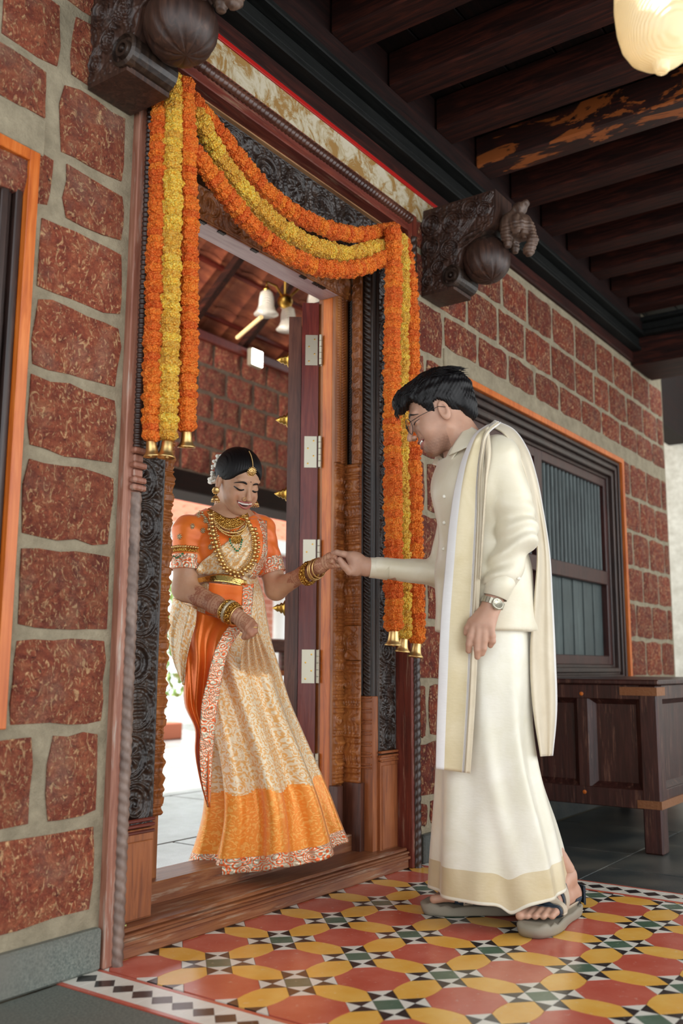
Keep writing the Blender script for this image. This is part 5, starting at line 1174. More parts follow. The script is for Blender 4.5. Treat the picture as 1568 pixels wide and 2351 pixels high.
# henna: dark red-brown pattern on forearms and hands, its own colour
def henna(v, el, wr, lo=.25):
    ax = wr - el; L = np.linalg.norm(ax); ax = ax / L; s_ = (v - el) @ ax / L; q = v - el - ((v - el) @ ax)[:, None] * ax; e1 = np.cross(ax, UP); e1 /= np.linalg.norm(e1); e2 = np.cross(e1, ax); th = np.arctan2(q @ e2, q @ e1)
    x = s_ * L; y = th * .03; a = (np.sin(2 * pi * x / .011) > .55) * (np.sin(2 * pi * x / .055) > -.2) + (np.sin(2 * pi * x / .009 + 1) > .2) * (np.sin(2 * pi * y / .010) > .2) * (np.sin(2 * pi * x / .055) < -.1)
    r = np.hypot(((x + .01) % .05) - .025, (y % .034) - .017); a = np.maximum(a, (np.abs(r - .011) < .0022) | (np.abs(r - .005) < .0018)); msk = (s_ > lo + .05 * np.sin(5 * th)) * 1.0
    tip = np.clip((s_ - 1.30) * 6, 0, 1); a = np.clip(a * msk * .8 + .35 * msk * (s_ < 1.0), 0, 1); a = np.maximum(a * .75, tip * .5)
    c_ = np.ones((len(v), 3)); return c_ * (1 - a[:, None]) + a[:, None] * np.array([.52, .24, .20])
parts += [(v1, q1, henna(v1, Lel, Lwr, .45)), (v2, q2_, henna(v2, Rel, Rwr, .28))]
# feet under the hem
def feet_f(q): return smin(cap(q, p(520, 1935, 3.14), p(530, 1975, 3.06), .034, .026), cap(q, p(640, 1915, 3.10), p(650, 1945, 3.05), .034, .026), .01)
V, Q, Cc = join_meshes(parts); mk('body', V, Q, M['skin_f'], bride, True, cols=Cc)
face(HB, bride, M['lip_f'], True)
bd = MB().ball(HB.W((0, surfy(HB.fn, [0], [.024])[0] + .0005, .024)), .0017, 8, 6); bd.go('bindi', M['lash'], bride)
# hair
def zline(ys, zs): return lambda y: np.interp(y, ys, zs)
zl = zline([-.12, -.09, -.05, -.02, .0, .02, .04, .055, .066, .074, .082, .12], [-.075, -.070, -.045, -.014, .004, .004, .012, .026, .045, .062, .075, .080])
def hair_f(q):
    d = ell(q, (0, -.015, .038), (.0775, .097, .0850)); d = smin(d, ell(q, (0, -.108, .015), (.042, .035, .045)), .02)
    part_ = np.exp(-(q[:, 0] / .0035) ** 2) * (q[:, 2] > .05) * .0028
    st = .0011 * np.sin((q[:, 0] * 1.0 + .18 * q[:, 2]) * 900) * np.cos(q[:, 1] * 40)
    d = d + part_ + st; return smax(d, (zl(q[:, 1]).astype(np.float32) - q[:, 2]) * .8, .006)
vh, qh = surfnet(hair_f, (-.09, -.155, -.09), (.09, .10, .14), .0024)
t = NT('black_hair', .58); n1 = t.noise(t.coord((1, 1, 1)), 60, 3); t.base(t.mix(n1, C('#050405'), C('#121012'))); t.b.inputs['Anisotropic'].default_value = .6; t.b.inputs['Specular IOR Level'].default_value = .35; t.bump(t.noise(t.coord((260, 260, 30)), 1, 2), .25, .002); M['hair'] = t.m
mk('hair', HB.W(vh), qh, M['hair'], bride, True)
fw = MB(); jm = plain('jasmine_white', '#efece0', .6)
for k in range(64):
    th = rng.uniform(-1.1, 1.9); rr = .040 + rng.uniform(-.004, .010); c0 = HB.W((rng.uniform(.005, .055), -.090 - .022 * math.cos(th) + rng.uniform(-.012, .008), .010 + rr * math.sin(th) * 1.25)); fw.ball(c0, rng.uniform(.0055, .0085), 7, 5, (1, 1, .8))
o = fw.go('jasmine_flowers', jm, bride, True); o['kind'] = 'stuff'; o['label'] = 'white jasmine flowers in the hair'
# jewellery
GM = M['gold']
def beads(name, pts, r, mat=None, sc=None, parent=None, n=8): 
    b_ = MB(); [b_.ball(q, r * rng.uniform(.85, 1.1), n, 5) for q in pts]; o = b_.go(name, mat or GM, parent or bride, True); o['kind'] = 'stuff'; return o
def headpts(L, off=.003):
    out = []
    for x, z in L:
        y = surfy(HB.fn, [x], [z])[0]; out.append(HB.W((x, y + off, z)))
    return out
tk = [HB.W((0.0, -.015 + .099 * math.cos(a) + .0, .038 + .0885 * math.sin(a))) for a in np.linspace(1.15, .42, 26)]; beads('forehead_chain', tk, .0020)
pc = headpts([(0, .058)], .004)[0]; b_ = MB(); b_.lathe([(.0005, .0035), (.006, .003), (.0095, .0015), (.0125, .002), (.0130, 0), (.0125, -.002)], pc, HB.f, 20); pe = b_.go('forehead_pendant', GM, bride, True)
bb = MB(); [bb.ball(pc + HB.x * .0150 * math.cos(a) + HB.u * .0150 * math.sin(a), .0024, 7, 5) for a in np.linspace(0, 2 * pi, 17)[:-1]]; [bb.ball(pc + HB.x * .008 * math.cos(a) + HB.u * .008 * math.sin(a) + HB.f * .003, .0019, 7, 5) for a in np.linspace(0, 2 * pi, 9)[:-1]]; o = bb.go('pendant_beads', GM, pe, True)
for sx in (1, -1):
    ec = HB.W((sx * .0800, .000, -.040)); side = HB.x * sx
    e1 = MB(); fr_ = side * .6 + HB.f * .8; fr_ /= np.linalg.norm(fr_); e1.lathe([(.0005, .004), (.007, .003), (.012, .001), (.0125, -.001)], ec, fr_, 18); [e1.ball(ec + fr_ * .002 + np.cross(fr_, UP) * .011 * math.cos(a) + UP * .011 * math.sin(a), .0022, 6, 4) for a in np.linspace(0, 2 * pi, 13)[:-1]]; eo = e1.go('earring', GM, bride, True)
    d0 = ec - UP * .016; e2 = MB(); e2.lathe([(.002, 0), (.008, -.004), (.0125, -.012), (.0145, -.017), (.013, -.017)], d0, UP, 16); [e2.ball(d0 - UP * .021 + np.array([math.cos(a), math.sin(a), 0]) * .013, .0023, 6, 4) for a in np.linspace(0, 2 * pi, 13)[:-1]]; e2.go('bell_drop', GM, eo, True)
nb = MB(); ny = HB.W((.0165, .098, -.037)); nb.tube([ny + HB.x * .0055 * math.cos(a) + HB.u * .0055 * math.sin(a) + HB.f * .002 for a in np.linspace(0, 2 * pi, 15)], .0008, 6); nb.ball(ny - HB.u * .004 + HB.f * .002, .0016); nb.ball(HB.W((0, .106, -.049)), .0017); nb.go('nose_ring', GM, bride, True)
# choker
chk = MB(); ax = np.array(P(534, 1205, 3.17)) - P(532, 1150, 3.155); nk0 = P(528, 1178, 3.150)
cols_g = NT('gold_filigree', .3, .95); cols_g.base(cols_g.mix(cols_g.ramp(cols_g.vor(cols_g.coord(), 300), [(.3, B0), (.6, W1)]), C('#e8bc62'), C('#a8742c'))); cols_g.bump(cols_g.vor(cols_g.coord(), 260), 1.0, .003); M['filigree'] = cols_g.m
nf = lambda q: torso_f(q)
rows = []
Lt = cr([(478, 1166, 0), (497, 1176, 0), (520, 1188, 0), (548, 1187, 0), (566, 1172, 0)], 40)[:, :2]; Lb = cr([(474, 1174, 0), (492, 1194, 0), (518, 1214, 0), (548, 1210, 0), (572, 1186, 0)], 40)[:, :2]
G_, _ = drape(body_f, between(Lt, Lb, 9).transpose(1, 0, 2), .006, 2.9, 3.35); sheet('choker', G_, M['filigree'], bride, .004)
cb_, _ = drape(body_f, Lb[2:-2:1][None], .006, 2.9, 3.35); beads('choker_beads', cb_[0], .0030); cb_, _ = drape(body_f, (Lb[3:-3:2] + [0, 6])[None], .006, 2.9, 3.35); beads('choker_drops', cb_[0], .0036)
# blouse
def sleeve(a, b_, ra, rb, cut): 
    ax_ = (b_ - a) / np.linalg.norm(b_ - a)
    return lambda q: smax(cap(q, a, b_, ra, rb), ((q - a.astype(np.float32)) @ ax_.astype(np.float32)) - cut, .003)
sR = sleeve(Rsh, Rel, .049, .047, np.linalg.norm(Rel - Rsh) * .68); sL = sleeve(Lsh, Lel, .046, .044, np.linalg.norm(Lel - Lsh) * .74)
def blouse_f(q):
    d = torso_f(q) - .005; d = smin(d, sR(q), .022); d = smin(d, sL(q), .022)
    d = d + .0014 * np.sin(q[:, 2] * 130 + q[:, 0] * 60)
    d = smax(d, P(500, 1318, 3.1)[2] - q[:, 2], .004); d = smax(d, -cap(q, p(512, 1160, 3.02), p(530, 1205, 2.97), .075, .062), .006); d = smax(d, -cap(q, p(536, 1110, 3.16), p(530, 1168, 3.15), .088, .080), .006); return d
v3, q3 = surfnet(blouse_f, *bbox_of([Rsh, Lsh, Rel, Lel, p(500, 1240, 3.0), p(500, 1240, 3.3)], .075), .0050); v3 = relax(v3, q3, 2, .4)
blouse = mk('blouse', v3, q3, M['or_silk'], bride, True)
# sleeve borders and armlet
def cuff(name, a, b_, ra, s0, s1, mat, grow=.0025, n=36):
    ax_ = (b_ - a) / np.linalg.norm(b_ - a); e1 = np.cross(ax_, FW); e1 /= np.linalg.norm(e1); e2 = np.cross(ax_, e1); L = np.linalg.norm(b_ - a); k = 8; V = []; uvv = []
    for i in range(k):
        s_ = s0 + (s1 - s0) * i / (k - 1); r_ = ra(s_) + grow
        for j in range(n): th = 2 * pi * j / n; V.append(a + ax_ * s_ * L + r_ * (e1 * math.cos(th) + e2 * math.sin(th))); uvv.append((th * r_, s_ * L))
    return mk(name, V, grid_faces(n, k, True), mat, bride, True, uv=uvv)
cuff('sleeve_border', Rsh, Rel, lambda s_: .049 - .002 * s_, .44, .68, M['sequin']); cuff('sleeve_border', Lsh, Lel, lambda s_: .046 - .002 * s_, .50, .74, M['sequin'])
cuff('armlet', Rsh, Rel, lambda s_: .049 - .002 * s_, .355, .41, M['filigree'], .006)
al = []; ax_ = (Rel - Rsh) / np.linalg.norm(Rel - Rsh); e1 = np.cross(ax_, FW); e1 /= np.linalg.norm(e1); e2 = np.cross(ax_, e1)
beads('armlet_beads', [Rsh + (Rel - Rsh) * .335 + .058 * (e1 * math.cos(a) + e2 * math.sin(a)) for a in np.linspace(0, 2 * pi, 46)], .0048)
M['green'] = plain('green_bead', '#127a50', .25); gb_, _ = drape(blouse_f, np.array([[(399, 1277), (404, 1281), (409, 1279), (414, 1276), (419, 1271)]], float), .006, 2.85, 3.3); beads('green_armlet_beads', gb_[0], .0034, M['green'])
mots = []
for (u, v_) in ((442, 1208), (412, 1232), (483, 1256), (456, 1182), (472, 1195), (466, 1218), (485, 1205)):
    g_, _ = drape(blouse_f, np.array([[(u + 4.2 * math.cos(a) * r_, v_ + 5.2 * math.sin(a) * r_) for a in np.linspace(0, 2 * pi, 8)[:-1] for r_ in (0.35, 1)]]), .0015, 2.85, 3.3); mots += list(g_[0])
beads('embroidered_motif', mots, .0026, plain('silver_thread', '#c8b894', .3, .7), n=6)
# neckline embroidery
nl, _ = drape(blouse_f, cr([(462, 1176, 0), (476, 1196, 0), (486, 1218, 0), (500, 1232, 0)], 34)[None, :, :2], .002, 2.85, 3.3); beads('neckline_embroidery', nl[0] + rng.normal(size=(34, 3)) * .002, .0040, plain('silver_thread_edge', '#cbb88e', .3, .7), n=6)

# sari: pallu across the chest
def px_sheet(name, Lc, Rc, nu, nv, fn, off, mat, d0=2.8, d1=3.4, fold=None, th=.003, mi=None, uv=None, par=None):
    L_ = cr([(*a, 0) for a in Lc], nv)[:, :2]; R_ = cr([(*a, 0) for a in Rc], nv)[:, :2]; UVp = between(L_, R_, nu); a_, b_ = np.meshgrid(np.linspace(0, 1, nu), np.linspace(0, 1, nv)); of = off + (fold(a_, b_) if fold else 0) + 0 * a_
    G, _ = drape(fn, UVp, of, d0, d1); 
    for _ in range(2): G[1:-1, 1:-1] = .5 * G[1:-1, 1:-1] + .125 * (G[2:, 1:-1] + G[:-2, 1:-1] + G[1:-1, 2:] + G[1:-1, :-2])
    return sheet(name, G, mat, par or bride, th, mi=mi, uv=uv)
pl_fold = lambda a, b_: .0055 * np.abs(np.sin(a * pi * 6.5)) * (1 - .3 * b_) + .002 * b_
px_sheet('pallu', [(596, 1192), (560, 1206), (528, 1238), (490, 1268), (455, 1300), (446, 1330)], [(611, 1196), (606, 1240), (600, 1280), (588, 1310), (580, 1325), (572, 1340)], 70, 60, blouse_f, .006, M['brocade'], fold=pl_fold)
px_sheet('pallu_orange_fold', [(574, 1190), (578, 1225), (586, 1260), (584, 1290)], [(594, 1190), (604, 1225), (604, 1260), (594, 1295)], 14, 30, blouse_f, .0135, M['or_silk'])
px_sheet('pallu_border', [(592, 1191), (604, 1230), (602, 1270), (588, 1305), (566, 1338)], [(613, 1196), (614, 1235), (613, 1275), (602, 1305), (580, 1338)], 12, 44, blouse_f, .016, M['sequin'])
# jewellery over the sari
def neckl(name, L, n, r, off, mat=None): g_, _ = drape(blouse_f, cr([(*a, 0) for a in L], n)[None, :, :2], off, 2.8, 3.4); return beads(name, g_[0], r, mat)
big = [(484, 1182), (488, 1215), (495, 1245), (505, 1275), (521, 1303), (545, 1315), (568, 1302), (583, 1275), (586, 1245), (578, 1215), (566, 1190)]
neckl('long_necklace', big, 34, .0078, .018); 
neckl('long_necklace_outer', [(a + (-8 if a < 535 else 8) * (b_ < 1300), b_ + (9 if b_ > 1290 else 0)) for a, b_ in big[1:-1]], 26, .0062, .018); neckl('long_necklace_inner', [(a + (6 if a < 535 else -6), b_ - 7) for a, b_ in big], 62, .0030, .018)
neckl('middle_necklace', [(490, 1192), (503, 1213), (522, 1222), (545, 1222), (562, 1212), (568, 1192)], 40, .0042, .013); neckl('middle_necklace_drops', [(497, 1208), (512, 1223), (530, 1230), (550, 1228), (564, 1215)], 24, .0036, .015)
pd = px_sheet('pendant', [(533, 1226), (530, 1236), (537, 1248)], [(551, 1226), (556, 1236), (549, 1248)], 8, 8, blouse_f, .015, M['filigree'])
neckl('green_pendant_beads', [(527, 1237), (529, 1245), (536, 1257), (545, 1265), (552, 1257), (554, 1247), (556, 1240)], 13, .0030, .020, M['green'])
# waist belt
px_sheet('waist_belt', [(444, 1326), (442, 1336)], [(566, 1326), (566, 1344)], 60, 7, lambda q: blouse_f(q), .018, M['filigree']) if False else None
def skirtcore(q):
    d = torso_f(q) - .004; return d
bw_u = cr([(442, 1330, 0), (470, 1324, 0), (505, 1318, 0), (535, 1322, 0), (566, 1333, 0)], 60)[:, :2]; bw_l = cr([(444, 1339, 0), (470, 1336, 0), (505, 1335, 0), (535, 1340, 0), (566, 1349, 0)], 60)[:, :2]
G, _ = drape(skirtcore, between(bw_u, bw_l, 8), .022, 2.8, 3.4); shg = NT('polished_gold', .16, 1.0); shg.base(C('#ecc878')); shg.bump(shg.noise(shg.coord(), 120, 3), .3, .003); sheet('waist_belt', G, shg.m, bride, .004)
# skirt
def cv(th): return .5 + .5 * np.cos(th)
def sk_fold(th, t_):
    fr = np.clip(np.sin(th) + .15, 0, 1); ph = th * 9.5 + 1.4 * math.sin(2.2 * t_ + .4); s_ = np.sin(ph); s2 = np.sin(th * 17 + 3 * t_)
    return (np.clip(t_ * 1.5, .12, 1.1)) * ((.025 * np.sign(s_) * np.abs(s_) ** .6 + .004 * s2) * fr + .010 * np.sin(th * 5) * (1 - fr))
def hem_b(th): x = np.cos(th); return -.034 * x * 0 + .072 * np.clip(x, 0, 1) ** 2 + .022 * np.exp(-((x - .18) / .16) ** 2) * (np.sin(th) > 0) - .006 * np.clip(-x, 0, 1)
rowsB = [(1322, 444, 590, 3.14, .098), (1365, 428, 604, 3.14, .115), (1415, 398, 612, 3.15, .135), (1470, 390, 622, 3.15, .15), (1540, 424, 642, 3.14, .16), (1610, 445, 662, 3.12, .165), (1690, 462, 692, 3.10, .17), (1770, 474, 722, 3.09, .175), (1850, 474, 752, 3.08, .18), (1925, 456, 776, 3.075, .185), (1978, 437, 794, 3.07, .185)]
def mi_b(th, t_):
    lim = .735 + .010 * np.cos(th * 9.5 + 1.0); lim2 = .945; m_ = np.zeros(len(th), int); m_[t_ > lim] = 1; m_[t_ > lim2] = 2; return m_
ringloft(rowsB, 360, 190, sk_fold, 'sari_skirt', [M['brocade'], M['brocade_or'], M['sequin']], bride, mi_b, hem_b)
rowsU = [(1800, 520, 700, 3.08, .12), (1900, 500, 730, 3.075, .13), (1968, 485, 745, 3.07, .135)]
ringloft(rowsU, 120, 24, lambda th, t_: .006 * np.sin(th * 8), 'underskirt', M['or_silk'], bride, None, lambda th: .02 * np.cos(th))
# front waist panels
def front(q): return torso_f(q) - .004
px_sheet('waist_panel', [(480, 1338), (476, 1372), (470, 1410)], [(562, 1346), (560, 1380), (556, 1420)], 30, 24, front, .030, M['or_silk'], fold=lambda a, b_: .004 * np.sin(a * 9))
px_sheet('waist_border', [(558, 1344), (556, 1385), (548, 1425)], [(583, 1340), (580, 1385), (575, 1430)], 12, 24, front, .036, M['sequin'])
# orange drape at her right side with its embroidered border
def px_free(name, Lc, Rc, dL, dR, nu, nv, mat, bulge=0.0, fold=None, th=.003, mi=None, par=None):
    L_ = cr([(a[0], a[1], b_) for a, b_ in zip(Lc, dL)], nv); R_ = cr([(a[0], a[1], b_) for a, b_ in zip(Rc, dR)], nv); W_ = between(L_, R_, nu); a_, b_ = np.meshgrid(np.linspace(0, 1, nu), np.linspace(0, 1, nv)); W_[..., 2] -= bulge * np.sin(pi * a_) ** .7
    if fold: W_[..., 2] -= fold(a_, b_)
    G = CAM + (np.stack([(W_[..., 0] - 784) / F, np.ones(W_.shape[:2]), -(W_[..., 1] - 1175.5) / F], -1) @ MR.T) * W_[..., 2:3]
    return sheet(name, G, mat, par or bride, th, mi=mi)
n_ = 9
Lc = [(404, 1385), (404, 1440), (418, 1500), (421, 1560), (424, 1620), (447, 1675), (447, 1725), (459, 1790), (478, 1852)]; Rc = [(558, 1440), (540, 1465), (521, 1500), (509, 1555), (498, 1620), (491, 1680), (487, 1735), (484, 1795), (481, 1854)]
dd = [2.98, 2.95, 2.925, 2.91, 2.90, 2.89, 2.885, 2.88, 2.88]
fo = lambda a, b_: .030 * np.sin(a * 7.2 + 2.0 * b_) * np.clip(b_ * 2, .25, 1) * (a < .99) + .010 * np.sin(a * 17 + 1)
px_free('side_drape', Lc, Rc, [3.05, 3.03, 3.0, 2.98, 2.96, 2.94, 2.92, 2.90, 2.885], dd, 90, 110, M['or_sheen'], .035, lambda a, b_: fo(a, b_) * (1 - a ** 6))
Lb_ = [(526, 1436), (508, 1462), (491, 1500), (477, 1555), (462, 1620), (459, 1680), (458, 1735), (463, 1795), (478, 1850)]; px_free('drape_border', Lb_, [(a + 2, b_) for a, b_ in Rc], [x - .050 for x in dd], [x - .030 for x in dd], 14, 100, M['sequin'], .004)
# hip fold of brocade over the belt side
px_free('hip_drape', [(398, 1372), (388, 1420), (389, 1475), (398, 1520), (419, 1570)], [(452, 1400), (450, 1430), (438, 1470), (428, 1515), (422, 1573)], [3.03, 3.01, 3.0, 2.99, 2.985], [2.955, 2.95, 2.945, 2.945, 2.95], 40, 60, M['brocade'], .02, lambda a, b_: .010 * np.sin(a * 11 + 3 * b_))
# gathered pleats pinched in her right hand
px_free('gathered_pleats', [(566, 1452), (556, 1480), (552, 1510), (552, 1550), (556, 1590)], [(592, 1448), (606, 1480), (618, 1510), (630, 1550), (640, 1590)], [2.87, 2.90, 2.94, 3.0, 3.06], [2.88, 2.92, 2.97, 3.04, 3.10], 80, 90, M['brocade'], .004, lambda a, b_: (.003 + .010 * np.sin(pi * b_)) * np.sin(a * 26 + .6) * (1 - b_ ** 3))
# bangles
def bangle(nm, c0, ax_, R_, r_, mat, bump_=0):
    ax_ = ax_ / np.linalg.norm(ax_); e1 = np.cross(ax_, UP); e1 /= np.linalg.norm(e1); e2 = np.cross(ax_, e1); n, m_ = 40, 8; V = []
    for i in range(n):
        a = 2 * pi * i / n; c1 = c0 + R_ * (e1 * math.cos(a) + e2 * math.sin(a)); rr = r_ * (1 + bump_ * (i % 2))
        for j in range(m_): b__ = 2 * pi * j / m_; V.append(c1 + rr * (math.cos(b__) * (e1 * math.cos(a) + e2 * math.sin(a)) + math.sin(b__) * ax_))
    q = grid_faces(m_, n, True); last = np.stack([(n - 1) * m_ + np.arange(m_), (n - 1) * m_ + (np.arange(m_) + 1) % m_, (np.arange(m_) + 1) % m_, np.arange(m_)], -1)
    return mk(nm, V, np.concatenate([q, last]), mat, bride, True)
axL = (Lwr - Lel); axL /= np.linalg.norm(axL); t1 = axL + UP * .15 - RT * .0
for s_, R_, r_, mt, b_ in ((-.088, .0335, .0032, 'filigree', .5), (-.078, .034, .005, 'filigree', .3), (-.068, .0335, .0032, 'filigree', .5), (-.045, .0325, .0026, 'gold', 0), (-.036, .0325, .0026, 'gold', 0), (-.022, .031, .0022, 'gold', 0)):
    bangle('bangle', Lwr + axL * (s_ + .02) - UP * .006, axL + RT * .25 - UP * .3, R_, r_, M[mt], b_)
axR = (Rwr - Rel); axR /= np.linalg.norm(axR)
for s_, R_, r_, mt, b_ in ((-.030, .0345, .0032, 'gold', 0), (-.022, .035, .0045, 'filigree', .4), (-.012, .035, .0050, 'sequin', .5), (-.001, .0345, .0050, 'filigree', .5), (.009, .034, .0036, 'filigree', .3), (.017, .033, .0024, 'gold', 0)):
    bangle('bangle', Rwr + axR * s_, axR, R_ - .004, r_, M[mt], b_)
MB().lathe([(.0095, -.002), (.011, 0), (.0095, .002)], p(585, 1441, 2.868), (p(585, 1450, 2.868) - p(585, 1437, 2.872)), 14).go('finger_ring', GM, bride, True)
for q_ in ((783, 1299, 2.968),): MB().ball(p(*q_), .0048, 8, 6, (1, 1, .8)).go('fingernail', plain('white_nail', '#efe6e0', .25), bride, True)

# ================================================================== GROOM
groom = empty('person', tuple(P(1120, 2075, 2.82) * [1, 1, 0]), 'man in cream shirt, ivory wrap, glasses and wristwatch, holding her hand', 'person')
def gdir(turn, pitch):    # faces screen left; turn > 0 turns away from the lens
    a, p_ = math.radians(turn), math.radians(pitch); h_ = -RT * math.cos(a) + FW * math.sin(a); return h_ * math.cos(p_) - UP * math.sin(p_), UP * math.cos(p_) + h_ * math.sin(p_)
f_, u_ = gdir(4, 22)
HG = Head(P(1006, 953, 2.87), f_, u_, False); HG.k = 1.0
hv, hq = surfnet(HG.fn, (-.10, -.13, -.155), (.10, .13, .135), .0024); hv = relax(hv, hq, 2, .4)
hc = np.ones((len(hv), 3)); ax_ = np.abs(hv[:, 0])
stb = np.exp(-((hv[:, 2] + .095) / .022) ** 2) * (hv[:, 1] > .005) + .8 * np.exp(-((hv[:, 2] + .052) / .0045) ** 2) * (hv[:, 1] > .07) * (ax_ < .028)
stb *= 1 + .4 * sn3(hv.astype(np.float32), 900, 4); hc -= np.clip(stb, 0, 1)[:, None] * np.array([.42, .45, .45])
neckb, neckt = P(1062, 1062, 2.87), P(1040, 985, 2.88)
Nsh, Fsh = P(1142, 1050, 2.78), P(1075, 1085, 3.0); Nel, Nwr = P(1190, 1228, 2.74), P(1133, 1378, 2.70); Fel, Fwr = P(1020, 1318, 3.02), P(848, 1302, 2.99)
heelN = PZ(1312, 2072, .028); toeN = PZ(1222, 2124, .030); tN = (toeN - heelN) / np.linalg.norm(toeN - heelN); heelF = PZ(1176, 2075, .028); toeF = PZ(990, 2072, .030)
hip = P(1115, 1440, 2.86)
def gtorso(q):
    d = cap(q, P(1098, 1120, 2.90), P(1100, 1120, 2.84), .112, .112); d = smin(d, cap(q, Nsh, Fsh, .055, .055), .05); d = smin(d, cap(q, P(1095, 1130, 2.87), P(1108, 1320, 2.86), .118, .108), .05); d = smin(d, cap(q, P(1108, 1320, 2.86), P(1115, 1440, 2.86), .112, .125), .05)
    d = smin(d, cap(q, P(1085, 1100, 2.87), neckt, .058, .052), .03); return d
def gbody(q):
    d = gtorso(q); d = smin(d, cap(q, P(1125, 1440, 2.84), P(1140, 1760, 2.80), .080, .056), .05); d = smin(d, cap(q, P(1140, 1760, 2.80), heelN + tN * .05 + UP * .10, .050, .031), .03)
    d = smin(d, cap(q, P(1090, 1440, 2.90), P(1085, 1760, 2.88), .080, .056), .05); d = smin(d, cap(q, P(1085, 1760, 2.88), heelF + UP * .10, .052, .034), .03)
    d = smin(d, cap(q, Nsh, Nel, .05, .042), .03); d = smin(d, cap(q, Fsh, Fel, .05, .042), .03); return d
bv, bq = surfnet(gbody, *bbox_of([P(980, 980, 2.7), P(1290, 2080, 2.7), P(980, 2080, 3.1), P(1290, 980, 3.1), P(980, 980, 3.1), P(1290, 2080, 3.1), P(1290, 980, 2.65), P(980, 2080, 2.65)], .05), .010)
parts = [(HG.W(hv), hq, hc), (bv, bq, np.ones((len(bv), 3)))]
palm = [((P(840, 1300, 2.985), .025), (P(817, 1285, 2.975), .024)), ((P(836, 1304, 2.985), .023), (P(815, 1303, 2.972), .023)), ((P(817, 1285, 2.975), .021), (P(806, 1278, 2.975), .016))]
fing = [[(P(806, 1276, 2.985), .0125), (P(787, 1272, 2.978), .0105), (P(774, 1269, 2.985), .0095), (P(764, 1271, 2.995), .0080)],
        [(P(808, 1281, 3.005), .0125), (P(790, 1275, 3.03), .0110), (P(776, 1277, 3.04), .0098), (P(768, 1284, 3.035), .0085)],
        [(P(810, 1290, 3.010), .0120), (P(794, 1286, 3.045), .0105), (P(781, 1287, 3.045), .0095), (P(773, 1293, 3.035), .0080)],
        [(P(812, 1300, 3.005), .0110), (P(799, 1299, 3.04), .0095), (P(788, 1300, 3.04), .0085), (P(781, 1304, 3.03), .0075)],
        [(P(818, 1313, 2.970), .0150), (P(803, 1312, 2.957), .0125), (P(790, 1299, 2.950), .0110), (P(780, 1285, 2.950), .0090)]]
v1, q1 = armhand(Fel, Fwr, .040, .0275, palm, fing, .0024)
palm2 = [((P(1127, 1392, 2.695), .024), (P(1105, 1432, 2.675), .021)), ((P(1130, 1394, 2.695), .023), (P(1121, 1435, 2.672), .021)), ((P(1124, 1396, 2.695), .022), (P(1091, 1434, 2.68), .017))]
fing2 = [[(P(1088, 1437, 2.675), .0125), (P(1080, 1462, 2.665), .0108), (P(1077, 1480, 2.662), .0098), (P(1076, 1494, 2.664), .0085)],
         [(P(1100, 1441, 2.667), .0125), (P(1096, 1472, 2.655), .0110), (P(1096, 1492, 2.652), .0100), (P(1096, 1508, 2.655), .0085)],
         [(P(1113, 1442, 2.664), .0122), (P(1112, 1470, 2.652), .0108), (P(1110, 1488, 2.650), .0098), (P(1107, 1500, 2.654), .0085)],
         [(P(1126, 1440, 2.664), .0115), (P(1130, 1460, 2.655), .0100), (P(1131, 1472, 2.654), .0090), (P(1126, 1482, 2.660), .0078)],
         [(P(1105, 1408, 2.69), .0155), (P(1083, 1428, 2.685), .0125), (P(1074, 1442, 2.685), .0105), (P(1071, 1453, 2.688), .0090)]]
v2, q2_ = armhand(Nel, Nwr, .042, .0275, palm2, fing2, .0024)
parts += [(v1, q1, np.ones((len(v1), 3))), (v2, q2_, np.ones((len(v2), 3)))]
# feet: near foot points at the lens lower left, far foot points screen left
def foot(heel, toe, w_, ank, side):
    ax = toe - heel; L = np.linalg.norm(ax); ax = ax / L; sd = np.cross(ax, UP); segs = [(ank, heel + UP * .030 + ax * .01, .031, .027), (heel + UP * .028, heel + ax * L * .62 + UP * .028, .030, .030), (ank, heel + ax * L * .55 + UP * .034, .028, .022)]
    toes = []
    for k in range(5):
        o_ = (k - 2) / 2 * side; b0 = heel + ax * L * .62 + sd * o_ * w_ * .36 + UP * .022; ln = (.36, .34, .31, .27, .22)[k] * L; toes.append([(b0, .016), (b0 + ax * ln * .6 + sd * o_ * .004 + UP * .002, .0125 if k == 0 else .0100), (b0 + ax * ln + sd * o_ * .004 - UP * .004, .0125 if k == 0 else .0090)])
    def f(q):
        d = None
        for a, b_, ra, rb in segs: e_ = cap(q, a, b_, ra, rb); d = e_ if d is None else smin(d, e_, .02)
        for tt_ in toes:
            e_ = smin(cap(q, tt_[0][0], tt_[1][0], tt_[0][1], tt_[1][1]), cap(q, tt_[1][0], tt_[2][0], tt_[1][1], tt_[2][1]), .004); d = smin(d, e_, .008)
        return d
    pts = [heel, toe, ank, heel + sd * .05, toe + sd * .05, heel - sd * .05, toe - sd * .05]; return (surfnet(f, *bbox_of(pts, .05), .0032), f)
ftN = foot(heelN, toeN, .095, heelN + tN * .045 + UP * .085, -1); ftF = foot(heelF, toeF, .095, heelF + UP * .10 + np.array([0, 0, 0]), 1)
(ftN, ftNf), (ftF, ftFf) = ftN, ftF
for v_, q_ in (ftN, ftF): parts.append((v_, q_, np.ones((len(v_), 3))))
V, Q, Cc = join_meshes(parts); mk('body', V, Q, M['skin_m'], groom, True, cols=Cc)
face(HG, groom, M['lip_m'], False)
